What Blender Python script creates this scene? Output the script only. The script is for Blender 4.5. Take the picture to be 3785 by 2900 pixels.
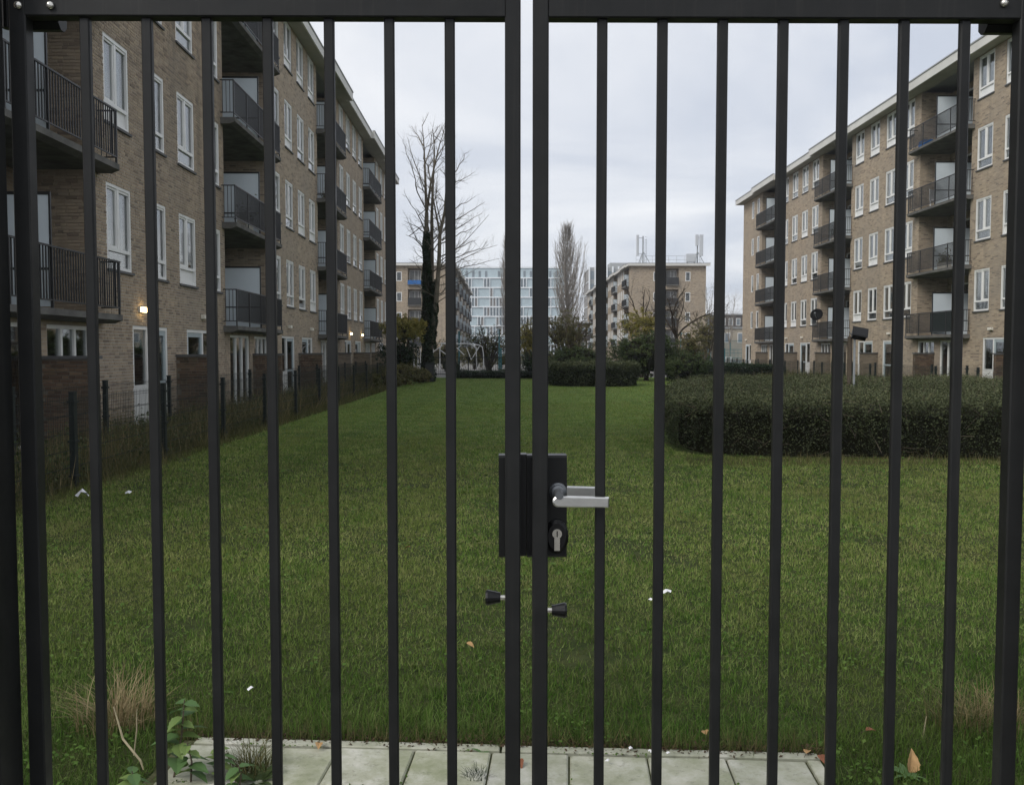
import bpy, math, random
import numpy as np
from mathutils import Vector, Matrix
R = math.radians
for _o in list(bpy.data.objects): bpy.data.objects.remove(_o)
scene = bpy.context.scene
col = scene.collection

# ------------------------------------------------------------------ camera
FPX, PCX, PCY, HOR, VPX = 3200.0, 1892.5, 1450.0, 1296.0, 1865.0     # photograph pixels
PITCH = math.atan((PCY-HOR)/FPX); YAW = math.atan((PCX-VPX)/FPX)
EYE = 1.6
cam_d = bpy.data.cameras.new('camera'); cam = bpy.data.objects.new('camera', cam_d); col.objects.link(cam)
cam_d.sensor_fit = 'HORIZONTAL'; cam_d.sensor_width = 36.0; cam_d.lens = 36.0*FPX/3785.0
cam_d.clip_start = 0.05; cam_d.clip_end = 3000
cam.location = (0, 0, EYE); cam.rotation_euler = (math.pi/2-PITCH, 0, -YAW)
scene.camera = cam
_CM = cam.rotation_euler.to_matrix()
def ray(px, py): return _CM @ Vector(((px-PCX)/FPX, -(py-PCY)/FPX, -1.0))
def at_y(px, py, y):                # photo pixel -> point at distance y
    d = ray(px, py); return Vector((0, 0, EYE)) + d*(y/d.y)
def on_ground(px, py, z=0.0):
    d = ray(px, py); return Vector((0, 0, EYE)) + d*((z-EYE)/d.z)

# ------------------------------------------------------------------ world, sun, exposure
SUN_EL, SUN_AZ = 42.0, 232.0        # degrees; azimuth clockwise from +Y (behind the camera, to the left)
w = bpy.data.worlds.new('World'); scene.world = w; w.use_nodes = True
nt = w.node_tree; nt.nodes.clear()
def N(t, **kw):
    n = nt.nodes.new(t)
    for k, v in kw.items(): setattr(n, k, v)
    return n
def L(a, b): nt.links.new(a, b)
sky = N('ShaderNodeTexSky', sky_type='NISHITA'); sky.sun_disc = False
sky.sun_elevation = R(SUN_EL); sky.sun_rotation = R(SUN_AZ)
b1 = N('ShaderNodeBackground'); b1.inputs['Strength'].default_value = 0.09; L(sky.outputs[0], b1.inputs['Color'])
tc = N('ShaderNodeTexCoord'); sx = N('ShaderNodeSeparateXYZ'); L(tc.outputs['Generated'], sx.inputs[0])
mz = N('ShaderNodeMath', operation='MAXIMUM'); L(sx.outputs['Z'], mz.inputs[0]); mz.inputs[1].default_value = 0.0
az = N('ShaderNodeMath', operation='ADD'); L(mz.outputs[0], az.inputs[0]); az.inputs[1].default_value = 0.16
dx = N('ShaderNodeMath', operation='DIVIDE'); L(sx.outputs['X'], dx.inputs[0]); L(az.outputs[0], dx.inputs[1])
dy = N('ShaderNodeMath', operation='DIVIDE'); L(sx.outputs['Y'], dy.inputs[0]); L(az.outputs[0], dy.inputs[1])
cx = N('ShaderNodeCombineXYZ'); L(dx.outputs[0], cx.inputs[0]); L(dy.outputs[0], cx.inputs[1])
no = N('ShaderNodeTexNoise'); no.inputs['Scale'].default_value = 0.9; no.inputs['Detail'].default_value = 6; no.inputs['Roughness'].default_value = 0.52
no.inputs['Distortion'].default_value = 0.5
L(cx.outputs[0], no.inputs['Vector'])
rp = N('ShaderNodeValToRGB'); L(no.outputs['Fac'], rp.inputs[0])
rp.color_ramp.elements[0].position = 0.36; rp.color_ramp.elements[0].color = (0.455, 0.49, 0.56, 1)
rp.color_ramp.elements[1].position = 0.64; rp.color_ramp.elements[1].color = (0.70, 0.71, 0.73, 1)
b2 = N('ShaderNodeBackground'); b2.inputs['Strength'].default_value = 1.0; L(rp.outputs[0], b2.inputs['Color'])
mx = N('ShaderNodeMixShader'); mx.inputs[0].default_value = 0.93
L(b1.outputs[0], mx.inputs[1]); L(b2.outputs[0], mx.inputs[2])
wo = N('ShaderNodeOutputWorld'); L(mx.outputs[0], wo.inputs[0])
sd = bpy.data.lights.new('sun', 'SUN'); sd.energy = 1.5; sd.angle = R(30); sd.color = (1.0, 0.96, 0.9)
sun = bpy.data.objects.new('sun', sd); col.objects.link(sun)
_a = R(SUN_AZ); _e = R(SUN_EL)
sun.rotation_euler = Vector((-math.sin(_a)*math.cos(_e), -math.cos(_a)*math.cos(_e), -math.sin(_e))).to_track_quat('-Z', 'Y').to_euler()
sun.location = (-20, -20, 40)
scene.view_settings.view_transform = 'Standard'; scene.view_settings.look = 'None'
scene.view_settings.exposure = 0.5; scene.view_settings.gamma = 1.0; scene.view_settings.use_curve_mapping = False
scene.cycles.use_denoising = True
scene.cycles.max_bounces = 5; scene.cycles.diffuse_bounces = 3; scene.cycles.volume_bounces = 0; scene.cycles.transparent_max_bounces = 12
scene.cycles.sample_clamp_indirect = 4.0

# ------------------------------------------------------------------ materials
def mat(name):
    global nt
    m = bpy.data.materials.new(name); m.use_nodes = True
    nt = m.node_tree; nt.nodes.clear()
    p = N('ShaderNodeBsdfPrincipled'); o = N('ShaderNodeOutputMaterial'); L(p.outputs[0], o.inputs[0])
    return m, p
def setp(p, rough=0.6, metal=0.0, spec=0.4):
    p.inputs['Roughness'].default_value = rough; p.inputs['Metallic'].default_value = metal
    p.inputs['Specular IOR Level'].default_value = spec
def c4(c): return (c[0], c[1], c[2], 1.0)
def noise(scale, detail=4, rough=0.55, vec=None, dist=0.0):
    n = N('ShaderNodeTexNoise'); n.inputs['Scale'].default_value = scale; n.inputs['Detail'].default_value = detail
    n.inputs['Roughness'].default_value = rough; n.inputs['Distortion'].default_value = dist
    if vec is not None: L(vec, n.inputs['Vector'])
    return n.outputs['Fac']
def ramp(fac, stops):
    r = N('ShaderNodeValToRGB'); L(fac, r.inputs[0]); e = r.color_ramp.elements
    while len(e) < len(stops): e.new(0.5)
    for i, (pp, cc) in enumerate(stops): e[i].position = pp; e[i].color = c4(cc)
    return r.outputs[0]
def mix(a, b, fac, mode='MIX'):
    m = N('ShaderNodeMix', data_type='RGBA', blend_type=mode)
    for s_, v in ((m.inputs[6], a), (m.inputs[7], b)):
        if isinstance(v, tuple): s_.default_value = c4(v)
        else: L(v, s_)
    if isinstance(fac, (int, float)): m.inputs[0].default_value = fac
    else: L(fac, m.inputs[0])
    return m.outputs[2]
def math_(op, a, b=None):
    m = N('ShaderNodeMath', operation=op)
    for i, v in ((0, a), (1, b)):
        if v is None: continue
        if isinstance(v, (int, float)): m.inputs[i].default_value = v
        else: L(v, m.inputs[i])
    return m.outputs[0]
def bump(p, h, strength=0.3, dist=0.01):
    b = N('ShaderNodeBump'); b.inputs['Strength'].default_value = strength; b.inputs['Distance'].default_value = dist
    L(h, b.inputs['Height']); L(b.outputs[0], p.inputs['Normal'])
def ocoord(): return N('ShaderNodeTexCoord').outputs['Object']
def wpos(): return N('ShaderNodeNewGeometry').outputs['Position']
def attr(name):
    a = N('ShaderNodeAttribute'); a.attribute_name = name; return a.outputs['Fac']

def plain(name, c, rough=0.6, metal=0.0, spec=0.4, var=0.12, scale=6.0, bmp=0.0, bscale=60):
    m, p = mat(name); setp(p, rough, metal, spec)
    v = ocoord()
    f = noise(scale, 5, 0.6, v)
    d = tuple(x*(1-var) for x in c); l = tuple(min(1, x*(1+var)) for x in c)
    L(ramp(f, [(0.3, d), (0.7, l)]), p.inputs['Base Color'])
    if bmp: bump(p, noise(bscale, 3, 0.6, v), bmp, 0.004)
    return m

def leafmat(name, stops, rough=0.65, trans=0.25, pscale=0.6, pamt=0.5, spec=0.15):
    # colour by a per-leaf tint and a slow change over the ground
    m, p = mat(name); setp(p, rough, 0, spec)
    t = attr('tint'); n = noise(pscale, 3, 0.5, wpos())
    f = math_('ADD', math_('MULTIPLY', t, 1.0-pamt), math_('MULTIPLY', ramp_f(n, .25, .75), pamt))
    cc = ramp(f, stops); L(cc, p.inputs['Base Color'])
    if trans:
        tr = N('ShaderNodeBsdfTranslucent'); L(cc, tr.inputs[0])
        ms = N('ShaderNodeMixShader'); ms.inputs[0].default_value = trans
        o = [x for x in nt.nodes if x.type == 'OUTPUT_MATERIAL'][0]
        L(p.outputs[0], ms.inputs[1]); L(tr.outputs[0], ms.inputs[2]); L(ms.outputs[0], o.inputs[0])
    return m

M = {}
BR = [(0.0, (.19, .148, .112)), (.14, (.30, .236, .172)), (.4, (.395, .312, .222)), (.62, (.345, .279, .206)), (.85, (.445, .352, .248)), (1.0, (.245, .186, .140))]
def weather(cc, v):
    n = noise(0.35, 5, 0.6, v); s = noise(1.7, 4, 0.65, v)
    k = N('ShaderNodeVectorMath', operation='MULTIPLY'); L(v, k.inputs[0]); k.inputs[1].default_value = (1.9, 1.9, .16)
    st = noise(1.0, 5, .65, k.outputs[0])
    cc = mix(cc, (.15, .128, .102), math_('MULTIPLY', ramp_f(st, .54, .74), .6))
    cc = mix(cc, (.235, .21, .18), math_('MULTIPLY', ramp_f(n, .45, .75), .6))
    return mix(cc, (.13, .112, .092), math_('MULTIPLY', ramp_f(s, .56, .78), .25))
def ramp_f(f, a, b):
    m = N('ShaderNodeMapRange'); m.inputs[1].default_value = a; m.inputs[2].default_value = b; L(f, m.inputs[0]); return m.outputs[0]
# bricks that are real pieces
m, p = mat('brick_piece'); setp(p, .85, 0, .25)
oi = N('ShaderNodeObjectInfo')
f = math_('FRACT', math_('ADD', attr('tint'), oi.outputs['Random']))
cc = weather(ramp(f, BR), wpos()); L(cc, p.inputs['Base Color']); bump(p, noise(55, 4, .7, wpos()), .5, .004); M['brick'] = m
m, p = mat('brick_piece_dark'); setp(p, .85, 0, .25)
oi = N('ShaderNodeObjectInfo')
f = math_('FRACT', math_('ADD', attr('tint'), oi.outputs['Random']))
cc = ramp(f, [(0, (.075, .05, .036)), (.4, (.13, .085, .058)), (.75, (.17, .118, .078)), (1, (.10, .066, .046))])
cc = mix(cc, (.05, .055, .035), math_('MULTIPLY', ramp_f(noise(2.2, 4, .6, wpos()), .5, .7), .6))
L(cc, p.inputs['Base Color']); bump(p, noise(55, 4, .7, wpos()), .5, .004); M['brick_dark'] = m
M['mortar'] = plain('mortar', (.43, .40, .35), .95, 0, .2, .2, 9, .3)
M['mortar_dark'] = plain('mortar_dark', (.16, .145, .12), .95, 0, .2, .25, 9, .3)
# far brickwork: a bond drawn by the material where bricks are too small to pick apart
def brickwall(name, tone=1.0):
    m, p = mat(name); setp(p, .88, 0, .22)
    t = N('ShaderNodeTexCoord'); s = N('ShaderNodeSeparateXYZ'); L(t.outputs['Object'], s.inputs[0])
    n = N('ShaderNodeSeparateXYZ'); L(t.outputs['Normal'], n.inputs[0])
    u = math_('ADD', math_('MULTIPLY', s.outputs['Y'], math_('ROUND', math_('ABSOLUTE', n.outputs['X']))),
              math_('MULTIPLY', s.outputs['X'], math_('ROUND', math_('ABSOLUTE', n.outputs['Y']))))
    c = N('ShaderNodeCombineXYZ'); L(u, c.inputs[0]); L(s.outputs['Z'], c.inputs[1])
    b = N('ShaderNodeTexBrick'); L(c.outputs[0], b.inputs['Vector'])
    b.inputs['Scale'].default_value = 1.0; b.inputs['Brick Width'].default_value = .22; b.inputs['Row Height'].default_value = .0625
    b.inputs['Mortar Size'].default_value = .0055; b.inputs['Mortar Smooth'].default_value = .3
    b.inputs['Color1'].default_value = (0, 0, 0, 1); b.inputs['Color2'].default_value = (1, 1, 1, 1); b.inputs['Mortar'].default_value = (.5, .5, .5, 1)
    bc = ramp(b.outputs['Color'], [(a, tuple(x*tone for x in q)) for a, q in BR])
    bc = weather(bc, t.outputs['Object'])
    cc = mix(bc, (.37*tone, .34*tone, .285*tone), b.outputs['Fac'])
    L(cc, p.inputs['Base Color'])
    h = math_('ADD', math_('SUBTRACT', 1.0, b.outputs['Fac']), math_('MULTIPLY', noise(40, 3, .6, t.outputs['Object']), .4))
    bump(p, h, .5, .006)
    return m
M['brickwall'] = brickwall('brickwall'); M['brickwall_far'] = brickwall('brickwall_far', 1.0)
M['white'] = plain('white_paint', (.74, .74, .72), .45, 0, .4, .06, 3)
M['door_grey'] = plain('door_blue_grey_paint', (.36, .42, .44), .4, 0, .4, .06, 3)
M['sill'] = plain('stone_sill', (.10, .10, .10), .7, 0, .3, .2, 8)
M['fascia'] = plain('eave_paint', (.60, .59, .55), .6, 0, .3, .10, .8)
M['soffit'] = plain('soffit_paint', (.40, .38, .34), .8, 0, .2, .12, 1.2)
M['capping'] = plain('roof_capping', (.30, .31, .31), .6, 0, .3, .1, 2)
M['concrete'] = plain('balcony_concrete', (.12, .117, .108), .9, 0, .2, .4, 2.5, .3)
M['rail'] = plain('black_railing_paint', (.026, .027, .028), .45, 0, .4, .2, 10)
M['frost'] = plain('frosted_screen', (.66, .73, .77), .35, 0, .5, .05, 1.2)
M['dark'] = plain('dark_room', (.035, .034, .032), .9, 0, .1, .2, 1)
M['curtain'] = plain('net_curtain', (.66, .66, .64), .9, 0, .1, .12, 2)
M['curtain_dark'] = plain('grey_curtain', (.25, .25, .245), .9, 0, .1, .25, 2)
M['lampbox'] = plain('lamp_housing', (.72, .69, .60), .4, 0, .4, .05)
M['green_screen'] = plain('dark_green_screen', (.012, .035, .028), .7, 0, .3, .15)
M['blue_screen'] = plain('blue_screen', (.03, .13, .36), .6, 0, .3, .1)
M['render_wall'] = plain('pale_render', (.40, .36, .29), .9, 0, .2, .1, .5)
def glassmat(name, tint=(.86, .9, .9)):
    m, p = mat(name); o = [x for x in nt.nodes if x.type == 'OUTPUT_MATERIAL'][0]; nt.nodes.remove(p)
    tr = N('ShaderNodeBsdfTransparent'); tr.inputs[0].default_value = c4(tint)
    g = N('ShaderNodeBsdfGlossy'); g.inputs['Roughness'].default_value = .02
    fr = N('ShaderNodeFresnel'); fr.inputs[0].default_value = 1.5
    fa = math_('MINIMUM', math_('ADD', math_('MULTIPLY', fr.outputs[0], 1.6), .02), .8)
    ms = N('ShaderNodeMixShader'); L(fa, ms.inputs[0]); L(tr.outputs[0], ms.inputs[1]); L(g.outputs[0], ms.inputs[2]); L(ms.outputs[0], o.inputs[0])
    return m
M['glass'] = glassmat('window_glass')
# gate paint: satin powder coat with dust and small scratches
m, p = mat('gate_powder_coat'); setp(p, .42, 0, .25)
v = ocoord(); f = noise(9, 5, .65, v); f2 = noise(160, 3, .7, v)
cc = ramp(f, [(.3, (.0125, .0130, .0130)), (.7, (.0195, .0200, .0198))])
cc = mix(cc, (.06, .06, .057), math_('MULTIPLY', ramp_f(f2, .70, .80), .4))
k = N('ShaderNodeVectorMath', operation='MULTIPLY'); L(v, k.inputs[0]); k.inputs[1].default_value = (60, 60, 1.4)
cc = mix(cc, (.045, .043, .038), math_('MULTIPLY', ramp_f(noise(1.0, 4, .7, k.outputs[0]), .55, .75), .35))
cc = mix(cc, (.085, .045, .025), math_('MULTIPLY', ramp_f(noise(70, 4, .75, v), .72, .78), .7))
L(cc, p.inputs['Base Color']); L(ramp(noise(14, 4, .6, v), [(.3, (.34,)*3), (.7, (.55,)*3)]), p.inputs['Roughness'])
bump(p, noise(420, 2, .5, v), .12, .001); M['gate'] = m
M['lock_black'] = plain('lock_black_plastic', (.009, .0095, .0095), .4, 0, .3, .12, 20, .05, 300)
M['lock_mark'] = plain('lock_lettering', (.034, .035, .035), .5, 0, .4, .05)
M['rubber'] = plain('black_rubber', (.006, .006, .0065), .35, 0, .35, .1, 20)
M['alu'] = plain('brushed_aluminium', (.62, .62, .60), .32, .85, .5, .08, 30, .05, 200)
M['steel'] = plain('zinc_steel', (.68, .66, .60), .25, .9, .5, .1, 40)
M['galv'] = plain('galvanised_pole', (.34, .36, .37), .5, .3, .4, .15, 6)
M['fence'] = plain('fence_dark_green', (.011, .016, .015), .5, 0, .35, .2, 10)
M['teal'] = plain('teal_paint', (.02, .13, .15), .5, 0, .4, .15, 3)
M['playwhite'] = plain('white_tube_paint', (.72, .72, .72), .4, 0, .4, .05)
M['antenna'] = plain('antenna_grey', (.50, .52, .54), .5, 0, .4, .06)
M['dish'] = plain('black_dish', (.008, .008, .009), .85, 0, .1, .1)
M['wood'] = plain('weathered_timber', (.10, .08, .06), .9, 0, .2, .3, 5, .3)
M['bark'] = plain('bark', (.14, .122, .095), .95, 0, .15, .35, 3, .6, 30)
M['bark_dark'] = plain('bark_dark', (.055, .044, .034), .95, 0, .15, .3, 3, .5, 30)
M['twig_grey'] = plain('poplar_twig', (.24, .215, .185), .95, 0, .1, .25, .3)
M['twig'] = plain('dry_twig', (.10, .082, .06), .9, 0, .15, .3, 4)
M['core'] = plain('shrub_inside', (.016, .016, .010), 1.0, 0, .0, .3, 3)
M['hedge'] = leafmat('hedge_leaf', [(0, (.018, .027, .013)), (.35, (.062, .076, .036)), (.7, (.110, .122, .060)), (1, (.19, .185, .095))], .7, .12, .5, .3, .12)
M['ivy'] = leafmat('ivy_leaf', [(0, (.010, .020, .010)), (.5, (.020, .038, .016)), (1, (.045, .07, .028))], .45, .1, .8, .3)
M['shrub'] = leafmat('shrub_leaf', [(0, (.022, .038, .015)), (.5, (.060, .086, .030)), (.85, (.105, .128, .045)), (1, (.18, .17, .06))], .5, .2, .5, .4)
M['olive'] = leafmat('olive_leaf', [(0, (.065, .066, .028)), (.5, (.13, .122, .05)), (.8, (.20, .175, .065)), (1, (.32, .24, .07))], .6, .25, .4, .4)
M['yellow'] = leafmat('yellow_leaf', [(0, (.14, .145, .04)), (.5, (.26, .235, .065)), (1, (.42, .33, .09))], .6, .3, .5, .35)
M['clover'] = leafmat('clover_leaf', [(0, (.05, .10, .02)), (.6, (.085, .15, .03)), (1, (.13, .19, .05))], .7, .2, .5, .3, .1)
M['nettle'] = leafmat('nettle_leaf', [(0, (.055, .12, .04)), (.6, (.11, .19, .07)), (1, (.24, .31, .09))], .45, .25, 2.0, .2)
M['dry'] = leafmat('dry_grass', [(0, (.12, .09, .045)), (.5, (.24, .185, .095)), (1, (.40, .33, .19))], .8, .2, 1.0, .3)
M['weed'] = leafmat('weed_blade', [(0, (.045, .055, .018)), (.45, (.085, .09, .032)), (.8, (.17, .145, .066)), (1, (.32, .26, .15))], .7, .2, .6, .4)
M['tan_leaf'] = plain('fallen_leaf', (.42, .26, .12), .7, 0, .2, .25, 25, .2)
M['red_leaf'] = plain('fallen_leaf_red', (.22, .09, .05), .7, 0, .2, .25, 25, .2)
M['litter'] = plain('white_litter', (.75, .75, .77), .6, 0, .3, .12, 30, .2)
# grass blades and the soil under them
m, p = mat('grass_blade'); setp(p, .65, 0, .08)
wp = wpos(); t = attr('tint')
big = noise(.33, 4, .6, wp); sm = noise(2.6, 4, .6, wp); st = noise(.16, 2, .5, wp)
cc = ramp(math_('ADD', math_('MULTIPLY', t, .5), math_('SUBTRACT', math_('MULTIPLY', math_('ADD', sm, noise(15, 3, .6, wp)), .80), .30)), [(.1, (.020, .050, .007)), (.40, (.072, .150, .022)), (.70, (.152, .252, .046)), (1.0, (.40, .43, .16))])
k = N('ShaderNodeVectorMath', operation='MULTIPLY'); L(wp, k.inputs[0]); k.inputs[1].default_value = (.95, .045, 0)
band = noise(1.0, 3, .55, k.outputs[0])
cc = mix(cc, (.18, .21, .055), math_('MULTIPLY', ramp_f(band, .46, .62), .5))
cc = mix(cc, (.038, .075, .012), math_('MULTIPLY', ramp_f(band, .50, .34), .4))
cc = mix(cc, (.215, .19, .08), math_('MULTIPLY', ramp_f(math_('ADD', math_('MULTIPLY', big, .6), math_('MULTIPLY', noise(1.1, 5, .65, wp), .4)), .48, .64), .36))
cc = mix(cc, (.185, .155, .075), math_('MULTIPLY', ramp_f(math_('ADD', t, math_('MULTIPLY', big, .35)), 1.03, 1.15), .8))
ys = N('ShaderNodeSeparateXYZ'); L(wp, ys.inputs[0])   # darker and greener towards the paving
cc = mix(cc, mix(cc, (.28, .47, .30), 1.0, 'MULTIPLY'), math_('MULTIPLY', ramp_f(math_('ADD', ys.outputs['Y'], math_('MULTIPLY', noise(.8, 3, .6, wp), 2.2)), 7.4, 4.0), .9))
L(cc, p.inputs['Base Color'])
tr = N('ShaderNodeBsdfTranslucent'); L(cc, tr.inputs[0]); ms = N('ShaderNodeMixShader'); ms.inputs[0].default_value = .25
o = [x for x in nt.nodes if x.type == 'OUTPUT_MATERIAL'][0]
L(p.outputs[0], ms.inputs[1]); L(tr.outputs[0], ms.inputs[2]); L(ms.outputs[0], o.inputs[0]); M['grass'] = m
m, p = mat('lawn_soil'); setp(p, .95, 0, .1)
wp = wpos(); cc = ramp(noise(1.3, 6, .65, wp), [(.3, (.052, .092, .019)), (.55, (.105, .165, .034)), (.75, (.165, .19, .055))])
ys = N('ShaderNodeSeparateXYZ'); L(wp, ys.inputs[0])   # near earth carries the shade between the blades in its colour; farther off the sheet stands for the turf itself
cc = mix(cc, ramp(noise(6, 4, .6, wp), [(.35, (.026, .038, .012)), (.65, (.052, .062, .022))]), ramp_f(ys.outputs['Y'], 20.0, 12.0)); L(cc, p.inputs['Base Color']); bump(p, noise(25, 4, .7, wp), .8, .03); M['soil'] = m
m, p = mat('paving_concrete'); setp(p, .85, 0, .3)
oi = N('ShaderNodeObjectInfo'); wp = wpos()
cc = ramp(noise(5, 6, .65, wp), [(.3, (.27, .28, .20)), (.48, (.42, .42, .33)), (.68, (.60, .59, .53))])
cc = mix(cc, (.20, .225, .115), math_('MULTIPLY', ramp_f(noise(4.2, 6, .75, wp), .40, .64), .72))
cc = mix(cc, (.12, .12, .085), math_('MULTIPLY', ramp_f(noise(30, 4, .75, wp), .56, .70), .5))
cc = mix(cc, (.3, .3, .27), math_('MULTIPLY', oi.outputs['Random'], .3))
L(cc, p.inputs['Base Color']); bump(p, noise(90, 4, .7, wp), .3, .003); M['paver'] = m
M['joint'] = plain('joint_soil', (.075, .078, .04), 1, 0, .1, .4, 30, .6)
M['rose'] = plain('dark_rose_metal', (.16, .17, .18), .4, .6, .4, .1)
M['debris'] = leafmat('leaf_debris', [(0, (.03, .022, .014)), (.5, (.075, .05, .03)), (1, (.17, .12, .07))], .8, .1)
M['asphalt'] = plain('playground_paving', (.16, .155, .145), .9, 0, .2, .2, .6, .2)
M['modern_white'] = plain('white_aluminium', (.80, .83, .85), .4, 0, .4, .04, .2)
M['modern_panel'] = plain('pale_blue_panel', (.44, .53, .57), .35, 0, .5, .12, .15)
M['modern_glass'] = plain('dark_window', (.20, .24, .27), .2, 0, .6, .3, .12)
M['modern_grey'] = plain('grey_panel', (.33, .34, .34), .5, 0, .4, .1, .1)
M['modern_brown'] = plain('brown_panel', (.26, .245, .235), .6, 0, .3, .15, .2)
M['far_brick'] = plain('far_dark_brick', (.075, .066, .062), .9, 0, .2, .2, .3)
def emit(name, c, s):
    m, p = mat(name); setp(p); p.inputs['Base Color'].default_value = c4(c)
    p.inputs['Emission Color'].default_value = c4(c); p.inputs['Emission Strength'].default_value = s; return m
M['lamp_on'] = emit('lit_lamp', (1.0, .72, .34), 9.0)

# ------------------------------------------------------------------ builders
class MB:
    def __init__(s): s.v = []; s.f = []; s.t = []
    def add(s, vs, fs, tint=0.0):
        b = len(s.v); s.v.extend(vs); s.f.extend([tuple(i+b for i in f) for f in fs]); s.t.extend([tint]*len(fs)); return s
    def box(s, a, b, tint=0.0):
        x0, x1 = sorted((a[0], b[0])); y0, y1 = sorted((a[1], b[1])); z0, z1 = sorted((a[2], b[2]))
        return s.add([(x0,y0,z0),(x1,y0,z0),(x1,y1,z0),(x0,y1,z0),(x0,y0,z1),(x1,y0,z1),(x1,y1,z1),(x0,y1,z1)],
                     [(0,3,2,1),(4,5,6,7),(0,1,5,4),(1,2,6,5),(2,3,7,6),(3,0,4,7)], tint)
    def quad(s, a, b, c, d, tint=0.0): return s.add([tuple(a), tuple(b), tuple(c), tuple(d)], [(0,1,2,3)], tint)
    def tube(s, pts, rad, n=6, tint=0.0, cap=True):
        pts = [Vector(q) for q in pts]
        if not hasattr(rad, '__len__'): rad = [rad]*len(pts)
        ref = Vector((0, 0, 1)); d0 = (pts[1]-pts[0]).normalized()
        if abs(d0.z) > .9: ref = Vector((1, 0, 0))
        vs = []
        for i, q in enumerate(pts):
            d = (pts[min(i+1, len(pts)-1)]-pts[max(i-1, 0)]).normalized()
            a = d.cross(ref).normalized(); b = a.cross(d)
            for k in range(n):
                t = 2*math.pi*(k+.5)/n
                vs.append(tuple(q+(a*math.cos(t)+b*math.sin(t))*rad[i]))
        fs = []
        for i in range(len(pts)-1):
            for k in range(n):
                k2 = (k+1) % n; fs.append((i*n+k, i*n+k2, (i+1)*n+k2, (i+1)*n+k))
        if cap: fs.append(tuple(range(n-1, -1, -1))); fs.append(tuple(range((len(pts)-1)*n, len(pts)*n)))
        return s.add(vs, fs, tint)
    def lathe(s, prof, axis_o, axis_d, n=16, tint=0.0):
        # prof: (distance along the axis, radius)
        o = Vector(axis_o); d = Vector(axis_d).normalized()
        return s.tube([o+d*a for a, r in prof], [max(r, 1e-4) for a, r in prof], n, tint) if all(prof[i][0] != prof[i+1][0] for i in range(len(prof)-1)) else s._lathe(prof, o, d, n, tint)
    def _lathe(s, prof, o, d, n, tint):
        ref = Vector((0, 0, 1)) if abs(d.z) < .9 else Vector((1, 0, 0))
        a = d.cross(ref).normalized(); b = a.cross(d); vs = []
        for h, r in prof:
            for k in range(n):
                t = 2*math.pi*k/n; vs.append(tuple(o+d*h+(a*math.cos(t)+b*math.sin(t))*max(r, 1e-4)))
        fs = [(i*n+k, i*n+(k+1) % n, (i+1)*n+(k+1) % n, (i+1)*n+k) for i in range(len(prof)-1) for k in range(n)]
        fs += [tuple(range(n-1, -1, -1)), tuple(range((len(prof)-1)*n, len(prof)*n))]
        return s.add(vs, fs, tint)
    def mesh(s, name, m=None, smooth=False, tint=False):
        me = bpy.data.meshes.new(name); me.from_pydata(s.v, [], s.f)
        if m is not None: me.materials.append(m)
        if tint: me.attributes.new('tint', 'FLOAT', 'FACE').data.foreach_set('value', s.t)
        if smooth: me.polygons.foreach_set('use_smooth', [True]*len(me.polygons))
        return me
    def build(s, name, m, parent=None, smooth=False, tint=False, **kw):
        return place(name, s.mesh(name, m, smooth, tint), parent, **kw)
def place(name, me, parent=None, loc=None, rz=None):
    o = bpy.data.objects.new(name, me); col.objects.link(o)
    if parent is not None: o.parent = parent
    if loc is not None: o.location = loc
    if rz is not None: o.rotation_euler = (0, 0, rz)
    return o
def tag(o, label=None, cat=None, group=None, kind=None):
    for k, v in (('label', label), ('category', cat), ('group', group), ('kind', kind)):
        if v: o[k] = v
    return o
def thing(name, label, cat, loc=(0, 0, 0), rz=0.0, group=None):
    o = bpy.data.objects.new(name, None); col.objects.link(o); o.location = loc; o.rotation_euler = (0, 0, rz)
    o.empty_display_size = .2
    return tag(o, label, cat, group)
def np_mesh(name, verts, nper, m, tint=None):
    # verts: (n, nper, 3) separate polygons
    n = len(verts); me = bpy.data.meshes.new(name)
    me.vertices.add(n*nper); me.vertices.foreach_set('co', np.ascontiguousarray(verts, dtype=np.float32).ravel())
    me.loops.add(n*nper); me.loops.foreach_set('vertex_index', np.arange(n*nper, dtype=np.int32))
    me.polygons.add(n); me.polygons.foreach_set('loop_start', np.arange(0, n*nper, nper, dtype=np.int32))
    me.update(calc_edges=True)
    if m is not None: me.materials.append(m)
    if tint is not None: me.attributes.new('tint', 'FLOAT', 'FACE').data.foreach_set('value', np.ascontiguousarray(tint, dtype=np.float32))
    return me
def leaf_quads(pts, size, rng, up=0.35, aspect=.6, sizevar=.4):
    n = len(pts)
    nrm = rng.normal(size=(n, 3)); nrm[:, 2] = np.abs(nrm[:, 2])+up; nrm /= np.linalg.norm(nrm, axis=1)[:, None]
    a = np.cross(nrm, rng.normal(size=(n, 3))); a /= np.linalg.norm(a, axis=1)[:, None]+1e-9
    b = np.cross(nrm, a)
    sz = (size*(1+sizevar*(rng.random(n)*2-1)))[:, None] if np.isscalar(size) else (size*(1+sizevar*(rng.random(n)*2-1)))[:, None]
    l, wd = a*sz, b*sz*aspect
    return np.stack([pts-l*.5, pts+wd*.5+nrm*sz*.08, pts+l*.5, pts-wd*.5+nrm*sz*.08], axis=1)
def leaf_mesh(name, pts, size, m, rng, up=.35, aspect=.6, tint=None):
    return np_mesh(name, leaf_quads(pts, size, rng, up, aspect), 4, m, rng.random(len(pts)) if tint is None else tint)
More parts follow.
